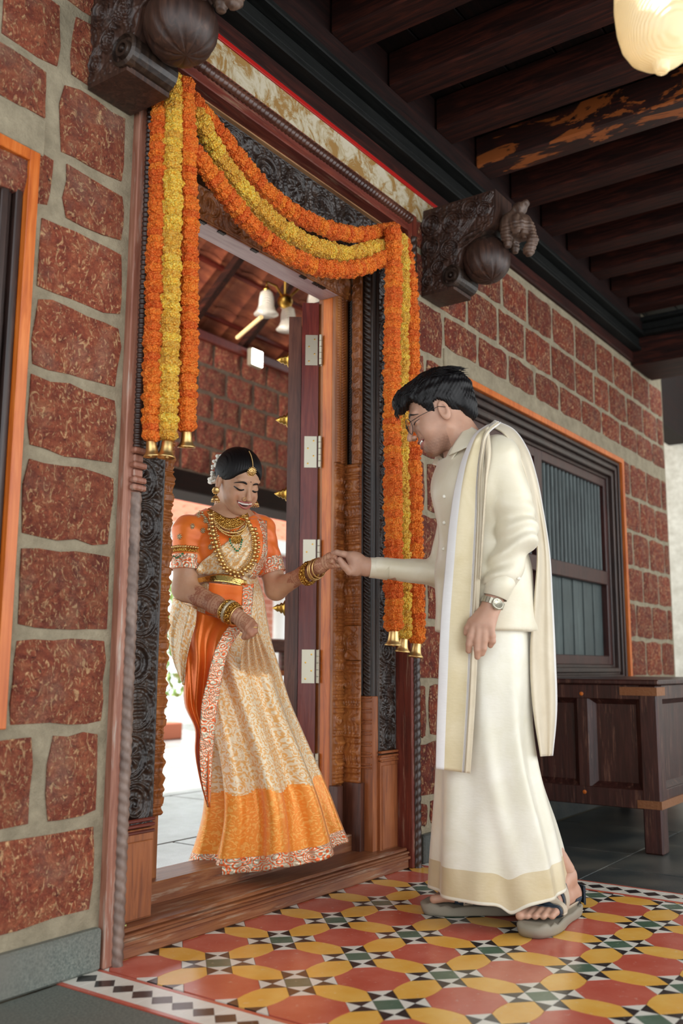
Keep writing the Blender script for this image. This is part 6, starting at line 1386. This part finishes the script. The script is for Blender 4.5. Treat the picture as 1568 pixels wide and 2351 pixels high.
# hair with fringe
zg = zline([-.13, -.10, -.075, -.05, -.030, -.018, -.006, .008, .014, .024, .034, .044, .060, .075, .09, .13], [-.060, -.056, -.050, -.030, -.002, .018, .028, .026, -.004, -.012, .010, .034, .058, .062, .052, .040])
def ghair(q):
    d = ell(q, (0, -.022, .050), (.086, .108, .090)); d = smin(d, ell(q, (0, .062, .083), (.062, .050, .034)), .025); d = smin(d, ell(q, (.0, .090, .066), (.052, .022, .024)), .02); d = smin(d, ell(q, (0, -.085, -.005), (.060, .036, .052)), .02)
    a_ = q[:, 0] * 260 + 60 * np.sin(q[:, 1] * 22); d = d + .0012 * np.sin(a_) * np.cos(q[:, 1] * 35 + q[:, 2] * 60) + .0020 * sn3(q, 200, 8) + .0006 * np.sin((q[:, 1] * .8 + q[:, 2]) * 480 + 6 * np.sin(q[:, 0] * 60))
    return smax(d, (zg(q[:, 1]).astype(np.float32) + .003 * np.sin(q[:, 1] * 900).astype(np.float32) - q[:, 2]) * .8, .004)
vh, qh = surfnet(ghair, (-.10, -.14, -.08), (.10, .13, .155), .0026); ho = mk('hair', HG.W(vh), qh, M['hair'], groom, True)
lk = MB()
for k in range(420):
    x = rng.uniform(-.075, .075); y0 = rng.uniform(-.10, .09); top = np.array([x, y0, 0.0]); zz_ = .050 + .088 * math.sqrt(max(0, 1 - (x / .088) ** 2 - ((y0 + .022) / .112) ** 2))
    if y0 > .05: zz_ = max(zz_, .080 + .030 * math.sqrt(max(0, 1 - (x / .066) ** 2 - ((y0 - .062) / .052) ** 2)))
    a = np.array([x, y0, zz_ - .003]); dr = np.array([rng.uniform(-.3, .3) + x * 4, .9 if y0 > -.01 else -.7, -.15]) ; dr /= np.linalg.norm(dr); l_ = rng.uniform(.020, .040)
    pts_ = [a, a + dr * l_ * .5 + np.array([0, 0, .0015]), a + dr * l_ + np.array([0, 0, -.004 - .02 * (y0 > .06)])]; lk.tube([HG.W(q) for q in pts_], [.0016, .0013, .0003], 5)
for k in range(90):
    x = rng.uniform(-.045, .05); a = np.array([x, .086, .076 + rng.uniform(-.01, .012)]); pts_ = [a, a + np.array([0, .020, -.006]), a + np.array([x * .1, .026 + rng.uniform(-.004, .008), -.024 + rng.uniform(-.008, .008)])]; lk.tube([HG.W(q) for q in pts_], [.0032, .0028, .0004], 5)
o = lk.go('hair_locks', M['hair'], ho, True); o['kind'] = 'stuff'
# glasses
gl = MB(); wire = plain('thin_dark_wire', '#3a3634', .3, .8)
for sx in (1, -1):
    cx = .034 * sx; n = 26; ring = []
    for i in range(n + 1): a = 2 * pi * i / n; ring.append(HG.W((cx + .0255 * math.cos(a), .102 - .010 * abs((cx + .0255 * math.cos(a)) / .06) ** 2 * 1.2, -.008 + .0235 * math.sin(a))))
    gl.tube(ring, .0011, 6); gl.tube([HG.W((sx * .0595, .094, -.002)), HG.W((sx * .072, .060, .002)), HG.W((sx * .0785, .0, .006)), HG.W((sx * .078, -.020, -.004))], .0010, 6)
gl.tube([HG.W((-.009, .102, -.002)), HG.W((0, .106, .001)), HG.W((.009, .102, -.002))], .0011, 6); go_ = gl.go('glasses', wire, groom, True)
gm = NT('lens_glass', .02); gm.base((1, 1, 1, 1)); gm.b.inputs['Transmission Weight'].default_value = 1.0; gm.b.inputs['IOR'].default_value = 1.01
for sx in (1, -1):
    V = [HG.W((.034 * sx, .1015, -.008))] + [HG.W((.034 * sx + .0245 * math.cos(2 * pi * i / 24), .1015 - .002, -.008 + .0225 * math.sin(2 * pi * i / 24))) for i in range(24)]; n = 25
    V2 = [q - HG.f * .0012 for q in V]; mk('lens', V + V2, [(0, 1 + i, 1 + (i + 1) % 24) for i in range(24)] + [(n, n + 1 + (i + 1) % 24, n + 1 + i) for i in range(24)] + [(1 + i, n + 1 + i, n + 1 + (i + 1) % 24, 1 + (i + 1) % 24) for i in range(24)], gm.m, go_, True)
# shirt
nap, fap = P(1182, 1215, 2.74), P(1020, 1318, 3.02)
def wr_(q, a): return .0022 * np.sin(a) 
def shirt_f(q):
    qq = q; w_ = sn3(q, 26, 12); d = gtorso(q) - .014
    d = smin(d, cap(q, P(1112, 1330, 2.86), P(1118, 1432, 2.86), .128, .142), .05)
    a1 = cap(q, Nsh, Nel, .066, .056); a2 = cap(q, Nel, P(1150, 1330, 2.715), .056, .044); a3 = cap(q, P(1150, 1330, 2.715), P(1139, 1362, 2.705), .043, .036)
    ar = smin(smin(a1, a2, .02), a3, .008); s_ = (q - Nsh.astype(np.float32)) @ ((Nwr - Nsh) / np.linalg.norm(Nwr - Nsh)).astype(np.float32)
    ar = ar - .0060 * np.sin(s_ * 95 + 2.5 * sn3(q, 30, 5)) * np.clip((s_ - .10) * 8, 0, 1); e_ = smin(cap(q, Fsh, Fel, .06, .052), cap(q, Fel, P(868, 1303, 2.992), .046, .032), .025)
    sf = (q - Fel.astype(np.float32)) @ ((Fwr - Fel) / np.linalg.norm(Fwr - Fel)).astype(np.float32); e_ = e_ - .0022 * np.sin(sf * 75 + 3 * sn3(q, 25, 6)) * np.clip(1 - sf * 5, 0, 1)
    ar = smax(ar, -cap(q, P(1136, 1372, 2.70), P(1125, 1420, 2.69), .045, .06), .004); d = smin(d, ar, .006); d = smin(d, e_, .012); d = d - .004 * w_
    d = smax(d, P(1115, 1452, 2.86)[2] - q[:, 2] - .02 * 0, .003)
    d = smax(d, -cap(q, neckt + UP * .03, P(1052, 1040, 2.87), .07, .060), .004); d = smax(d, -cap(q, P(845, 1302, 2.99), P(800, 1300, 2.99), .028, .06), .003); return d
v3, q3 = surfnet(shirt_f, *bbox_of([P(840, 1300, 3.0), P(1240, 1450, 2.7), P(1240, 1000, 3.05), P(1000, 1000, 2.7), P(1000, 1460, 3.05), P(1240, 1460, 3.05)], .06), .0058); v3 = relax(v3, q3, 2, .3)
shirt = mk('shirt', v3, q3, M['cream'], groom, True)
def band(name, a, b_, ra, rb, mat, par, s0=0, s1=1, sq=1.0):
    ax = (b_ - a) / np.linalg.norm(b_ - a); e1 = np.cross(ax, FW); e1 /= np.linalg.norm(e1); e2 = np.cross(ax, e1); V = []; n = 40
    prf = [(0, ra), (.02, ra + .0015), (.5, (ra + rb) / 2 + .001), (.98, rb + .0015), (1, rb), (1, rb - .004), (0, ra - .004)]
    for s_, r_ in prf:
        for j in range(n): th = 2 * pi * j / n; V.append(a + (b_ - a) * s_ + r_ * (e1 * math.cos(th) + e2 * math.sin(th) * sq))
    return mk(name, V, grid_faces(n, len(prf), True), mat, par, True)
band('cuff', P(848, 1303, 2.99), P(890, 1306, 2.997), .0305, .0345, M['cream'], shirt); band('cuff', P(1137, 1372, 2.70), P(1152, 1325, 2.712), .034, .043, M['cream'], shirt)
bt_ = MB(); pearl = plain('pearl_button', '#ece6d6', .25)
bp, _ = drape(shirt_f, np.array([[(1020, 1140), (1020, 1200), (1018, 1260)]], float), .001, 2.6, 3.1)
for q in bp[0]: MB().lathe([(.0055, 0), (.0055, .002), (.002, .0026)], q, -FW, 12).go('button', pearl, shirt, True)
MB().lathe([(.0055, 0), (.0055, .002), (.002, .0026)], drape(shirt_f, np.array([[(1191, 1328)]], float), .003, 2.5, 3.0)[0][0, 0], -FW, 12).go('button', pearl, shirt, True)
# collar: two pointed leaves standing round the neck
def free_sheet(name, L, R, nu, nv, mat, par, th=.003, bulge=0, fold=None): 
    return px_free(name, [a[:2] for a in L], [a[:2] for a in R], [a[2] for a in L], [a[2] for a in R], nu, nv, mat, bulge, fold, th, par=par)
free_sheet('collar', [(1071, 973, 2.84), (1060, 992, 2.80), (1040, 1022, 2.785), (1029, 1045, 2.79)], [(1100, 990, 2.79), (1094, 1005, 2.765), (1086, 1022, 2.755), (1070, 1028, 2.76)], 14, 16, M['cream'], shirt, .004, .006)
free_sheet('collar_stand', [(1066, 985, 2.90), (1048, 1010, 2.84), (1028, 1040, 2.82), (1020, 1062, 2.85)], [(1072, 1000, 2.86), (1056, 1026, 2.80), (1036, 1056, 2.79), (1026, 1076, 2.82)], 10, 16, M['cream'], shirt, .004)
free_sheet('collar_leaf', [(1003, 1038, 2.93), (998, 1052, 2.92), (992, 1066, 2.92)], [(1022, 1058, 2.86), (1018, 1066, 2.86), (1012, 1072, 2.87)], 10, 10, M['cream'], shirt, .004, .008)
# wrap (lower garment)
def g_fold(th, t_):
    s_ = np.sin(th * 5 + 1.2 + 1.5 * t_); return np.clip(t_ * 1.3, .1, 1) * (.010 * s_ + .007 * np.sin(th * 9 - 3 * t_) + .014 * np.exp(-((th - 1.9 + .5 * t_) / .16) ** 2) + .010 * np.exp(-((th - 1.15 + .2 * t_) / .12) ** 2))
def hem_g(th): x = np.cos(th); fr = np.clip(np.sin(th), 0, 1); return .026 * np.clip(x, 0, 1) - .022 * np.exp(-((x - .02) / .14) ** 2) * fr + .006 * np.clip(-x, 0, 1)
rowsG = [(1425, 1016, 1212, 2.86, .125), (1480, 1012, 1216, 2.86, .135), (1560, 1008, 1216, 2.85, .14), (1650, 1003, 1218, 2.845, .14), (1740, 1000, 1230, 2.84, .145), (1820, 998, 1250, 2.835, .15), (1900, 995, 1274, 2.83, .16), (1970, 992, 1292, 2.825, .17), (2048, 990, 1306, 2.82, .18)]
def mi_g(th, t_): m_ = np.zeros(len(th), int); m_[(t_ > .885)] = 1; m_[t_ > .985] = 0; return m_
ringloft(rowsG, 300, 170, g_fold, 'wrap_skirt', [M['veshti'], M['goldtissue']], groom, mi_g, hem_g)
# shoulder cloth: front fall with gold band, over the shoulder, back fall
nu = 54
Lf = [(1118, 975, 2.80), (1095, 990, 2.745), (1066, 1040, 2.735), (1048, 1100, 2.73), (1034, 1180, 2.725), (1022, 1300, 2.72), (1012, 1420, 2.715), (1006, 1560, 2.705), (1002, 1680, 2.695), (1000, 1765, 2.69)]
Rf = [(1150, 968, 2.79), (1122, 992, 2.715), (1112, 1040, 2.70), (1108, 1100, 2.695), (1108, 1180, 2.69), (1104, 1300, 2.69), (1099, 1420, 2.70), (1094, 1560, 2.69), (1087, 1680, 2.685), (1080, 1776, 2.68)]
def band_mi(nu, nv, spec): 
    a = (np.arange(nu - 1) + .5) / (nu - 1); m_ = np.zeros(nu - 1, int)
    for lo_, hi_, k in spec: m_[(a >= lo_) & (a < hi_)] = k
    return np.tile(m_, nv - 1)
sh = px_free('shoulder_cloth', [a[:2] for a in Lf], [a[:2] for a in Rf], [a[2] for a in Lf], [a[2] for a in Rf], nu, 130, [M['shawl'], M['white_edge'], M['goldtissue']], groom and .006, lambda a, b_: .006 * np.sin(a * 5.5 + b_) + .010 * np.exp(-((a - .86) / .03) ** 2) - .008 * np.exp(-((a - .80) / .02) ** 2), .005, mi=band_mi(nu, 130, [(0, .24, 1), (.24, .76, 2), (.76, .82, 1), (.82, 1.01, 0)]), par=groom)
Lb2 = [(1118, 978, 2.79), (1150, 990, 2.76), (1180, 1030, 2.75), (1205, 1090, 2.77), (1222, 1170, 2.79), (1232, 1260, 2.80), (1225, 1380, 2.80), (1216, 1500, 2.80), (1222, 1620, 2.79), (1240, 1737, 2.78)]
Rb2 = [(1136, 964, 2.86), (1180, 985, 2.86), (1212, 1030, 2.86), (1232, 1090, 2.87), (1248, 1170, 2.88), (1262, 1260, 2.89), (1270, 1380, 2.89), (1276, 1500, 2.88), (1279, 1640, 2.87), (1270, 1735, 2.86)]
nu2 = 40
px_free('shoulder_cloth_back', [a[:2] for a in Lb2], [a[:2] for a in Rb2], [a[2] for a in Lb2], [a[2] for a in Rb2], nu2, 130, [M['shawl'], M['white_edge']], .02, lambda a, b_: .014 * np.sin(a * 9 + .5) * np.clip(b_ * 3, .2, 1), .005, mi=band_mi(nu2, 130, [(0, .93, 0), (.93, 1.01, 1)]), par=groom)
free_sheet('shoulder_fold', [(1108, 985, 2.745), (1114, 1040, 2.705), (1112, 1100, 2.69), (1104, 1250, 2.685), (1100, 1330, 2.69)], [(1122, 978, 2.74), (1128, 1040, 2.705), (1120, 1100, 2.695), (1110, 1250, 2.70), (1104, 1330, 2.70)], 8, 60, M['shawl'], groom, .004, .010)
# watch
wd = (Nwr - Nel) / np.linalg.norm(Nwr - Nel); wc = P(1141, 1387, 2.665)
wfn = MB(); wn_ = -FW * .8 + RT * .35 + UP * .3; wn_ /= np.linalg.norm(wn_); wt = MB(); wt.lathe([(.0150, -.004), (.0175, -.002), (.0178, .004), (.0150, .0065), (.0140, .0055)], wc, wn_, 32); wa = wt.go('watch', M['steel'], groom, True)
MB().lathe([(.0001, .0052), (.0138, .0050), (.0138, .0040)][::-1], wc, wn_, 32).go('watch_dial', plain('grey_blue_dial', '#4c5a6c', .25, .3), wa)
hm = MB(); s1 = np.cross(wn_, UP); s1 /= np.linalg.norm(s1); s2 = np.cross(wn_, s1)
for k in range(12): a = 2 * pi * k / 12; hm.tube([wc + wn_ * .0058 + (s1 * math.cos(a) + s2 * math.sin(a)) * r_ for r_ in (.0095, .0122)], .0005, 4)
hm.tube([wc + wn_ * .0060, wc + wn_ * .0060 + s1 * .006 + s2 * .006], .0005, 4); hm.tube([wc + wn_ * .0060, wc + wn_ * .0060 - s1 * .010 + s2 * .002], .0004, 4); hm.go('watch_hands', M['steel'], wa)
cw = P(1131, 1384, 2.695); e1 = np.cross(wd, FW); e1 /= np.linalg.norm(e1); e2 = np.cross(wd, e1)
for k in range(20):
    a = 2 * pi * k / 20; c1 = cw + .0315 * (e1 * math.cos(a) + e2 * math.sin(a)); rd = e1 * math.cos(a) + e2 * math.sin(a); tg = -e1 * math.sin(a) + e2 * math.cos(a); V = [c1 + rd * i * .0018 + tg * j * .0042 + wd * k2 * .0085 for i in (-1, 1) for j in (-1, 1) for k2 in (-1, 1)]
    MB().add(V, [(0, 1, 3, 2), (4, 6, 7, 5), (0, 4, 5, 1), (2, 3, 7, 6), (0, 2, 6, 4), (1, 5, 7, 3)]).go('watch_link', M['steel'], wa)
# sandals: thick sole, straps over the foot
M['sole'] = plain('grey_tan_sole', '#8a8272', .7); M['strap'] = plain('tan_strap', '#b8a994', .65); M['navy'] = plain('slate_blue_lining', '#2c3a48', .6)
def sandal(heel, toe, w_, label, fn):
    ax = toe - heel; ax[2] = 0; L = np.linalg.norm(ax); ax /= L; sd = np.cross(ax, UP); z0 = 0.0; out = []
    for i in range(40):
        a = 2 * pi * i / 40; x = math.cos(a); y = math.sin(a); x = math.copysign(abs(x) ** .72, x); y = math.copysign(abs(y) ** .72, y); wy = w_ * (.52 + .08 * x - .10 * math.exp(-((x + .15) / .35) ** 2)); out.append((x * (L / 2 + .030), y * wy))
    V = []; c0 = (heel + toe) / 2 * [1, 1, 0]
    for z_, k in ((0.002, .96), (.006, 1.0), (.022, 1.02), (.028, .98), (.0285, .90)):
        for x, y in out: V.append(c0 + ax * x * k + sd * y * k + UP * (z_ + .005 * max(0, x / (L / 2)) ** 3 * (z_ > .003) + (.004 if z_ > .01 else 0) * math.sin(x * 160)))
    n = 40; s_ = MB().add(V, [tuple(range(n))[::-1], tuple(4 * n + k for k in range(n))] + [(i * n + k, i * n + (k + 1) % n, (i + 1) * n + (k + 1) % n, (i + 1) * n + k) for i in range(4) for k in range(n)]).go('sandal_sole', M['sole'], groom, True); s_['label'] = label
    def around(a, x, off):
        r_ = np.full(a.shape, .11); C0 = heel * [1, 1, 0] + ax * x[..., None] + UP * .026; dr = sd * np.cos(a)[..., None] + UP * np.sin(a)[..., None]
        for _ in range(60):
            d = fn((C0 + dr * r_[..., None]).reshape(-1, 3).astype(np.float32)).reshape(a.shape); r_ = np.clip(r_ - np.clip(d - off, -.004, .01) * .8, .012, .11)
        return C0 + dr * r_[..., None]
    def strap(x0, x1, off, mat, a0=.02, a1=pi - .02, nm='strap', th=.004, skew=0.0):
        a, t_ = np.meshgrid(np.linspace(a0, a1, 26), np.linspace(0, 1, 7)); x = (x0 + (x1 - x0) * t_) * L + skew * L * np.cos(a); G = around(a, x, off + .0012 * np.sin(pi * t_))
        sheet(nm, G, mat, s_, th)
    strap(.60, .76, .0035, M['navy'], skew=.03); strap(.63, .72, .0070, M['strap'], .3, pi - .3, skew=.03); strap(.34, .50, .0035, M['navy']); strap(.37, .47, .0070, M['strap'], .3, pi - .3)
    strap(.02, .14, .0035, M['navy'], .0, .6); strap(.02, .14, .0035, M['navy'], pi - .6, pi)
    for a0, a1 in ((.0, .42), (pi - .42, pi)): strap(.10, .62, .0060, M['strap'], a0, a1, 'side_panel')
    G = np.array([[heel * [1, 1, 0] - ax * (.036) * math.cos(b_) + sd * .038 * math.sin(b_) + UP * (.026 + z_ * .050) for b_ in np.linspace(-1.5, 1.5, 16)] for z_ in np.linspace(0, 1, 6)]); sheet('heel_strap', G, M['navy'], s_, .005)
sandal(heelN, toeN, .106, 'grey sporty sandal sole, near foot', ftNf); sandal(heelF, toeF, .098, 'grey sporty sandal sole, far foot under the hem', ftFf)
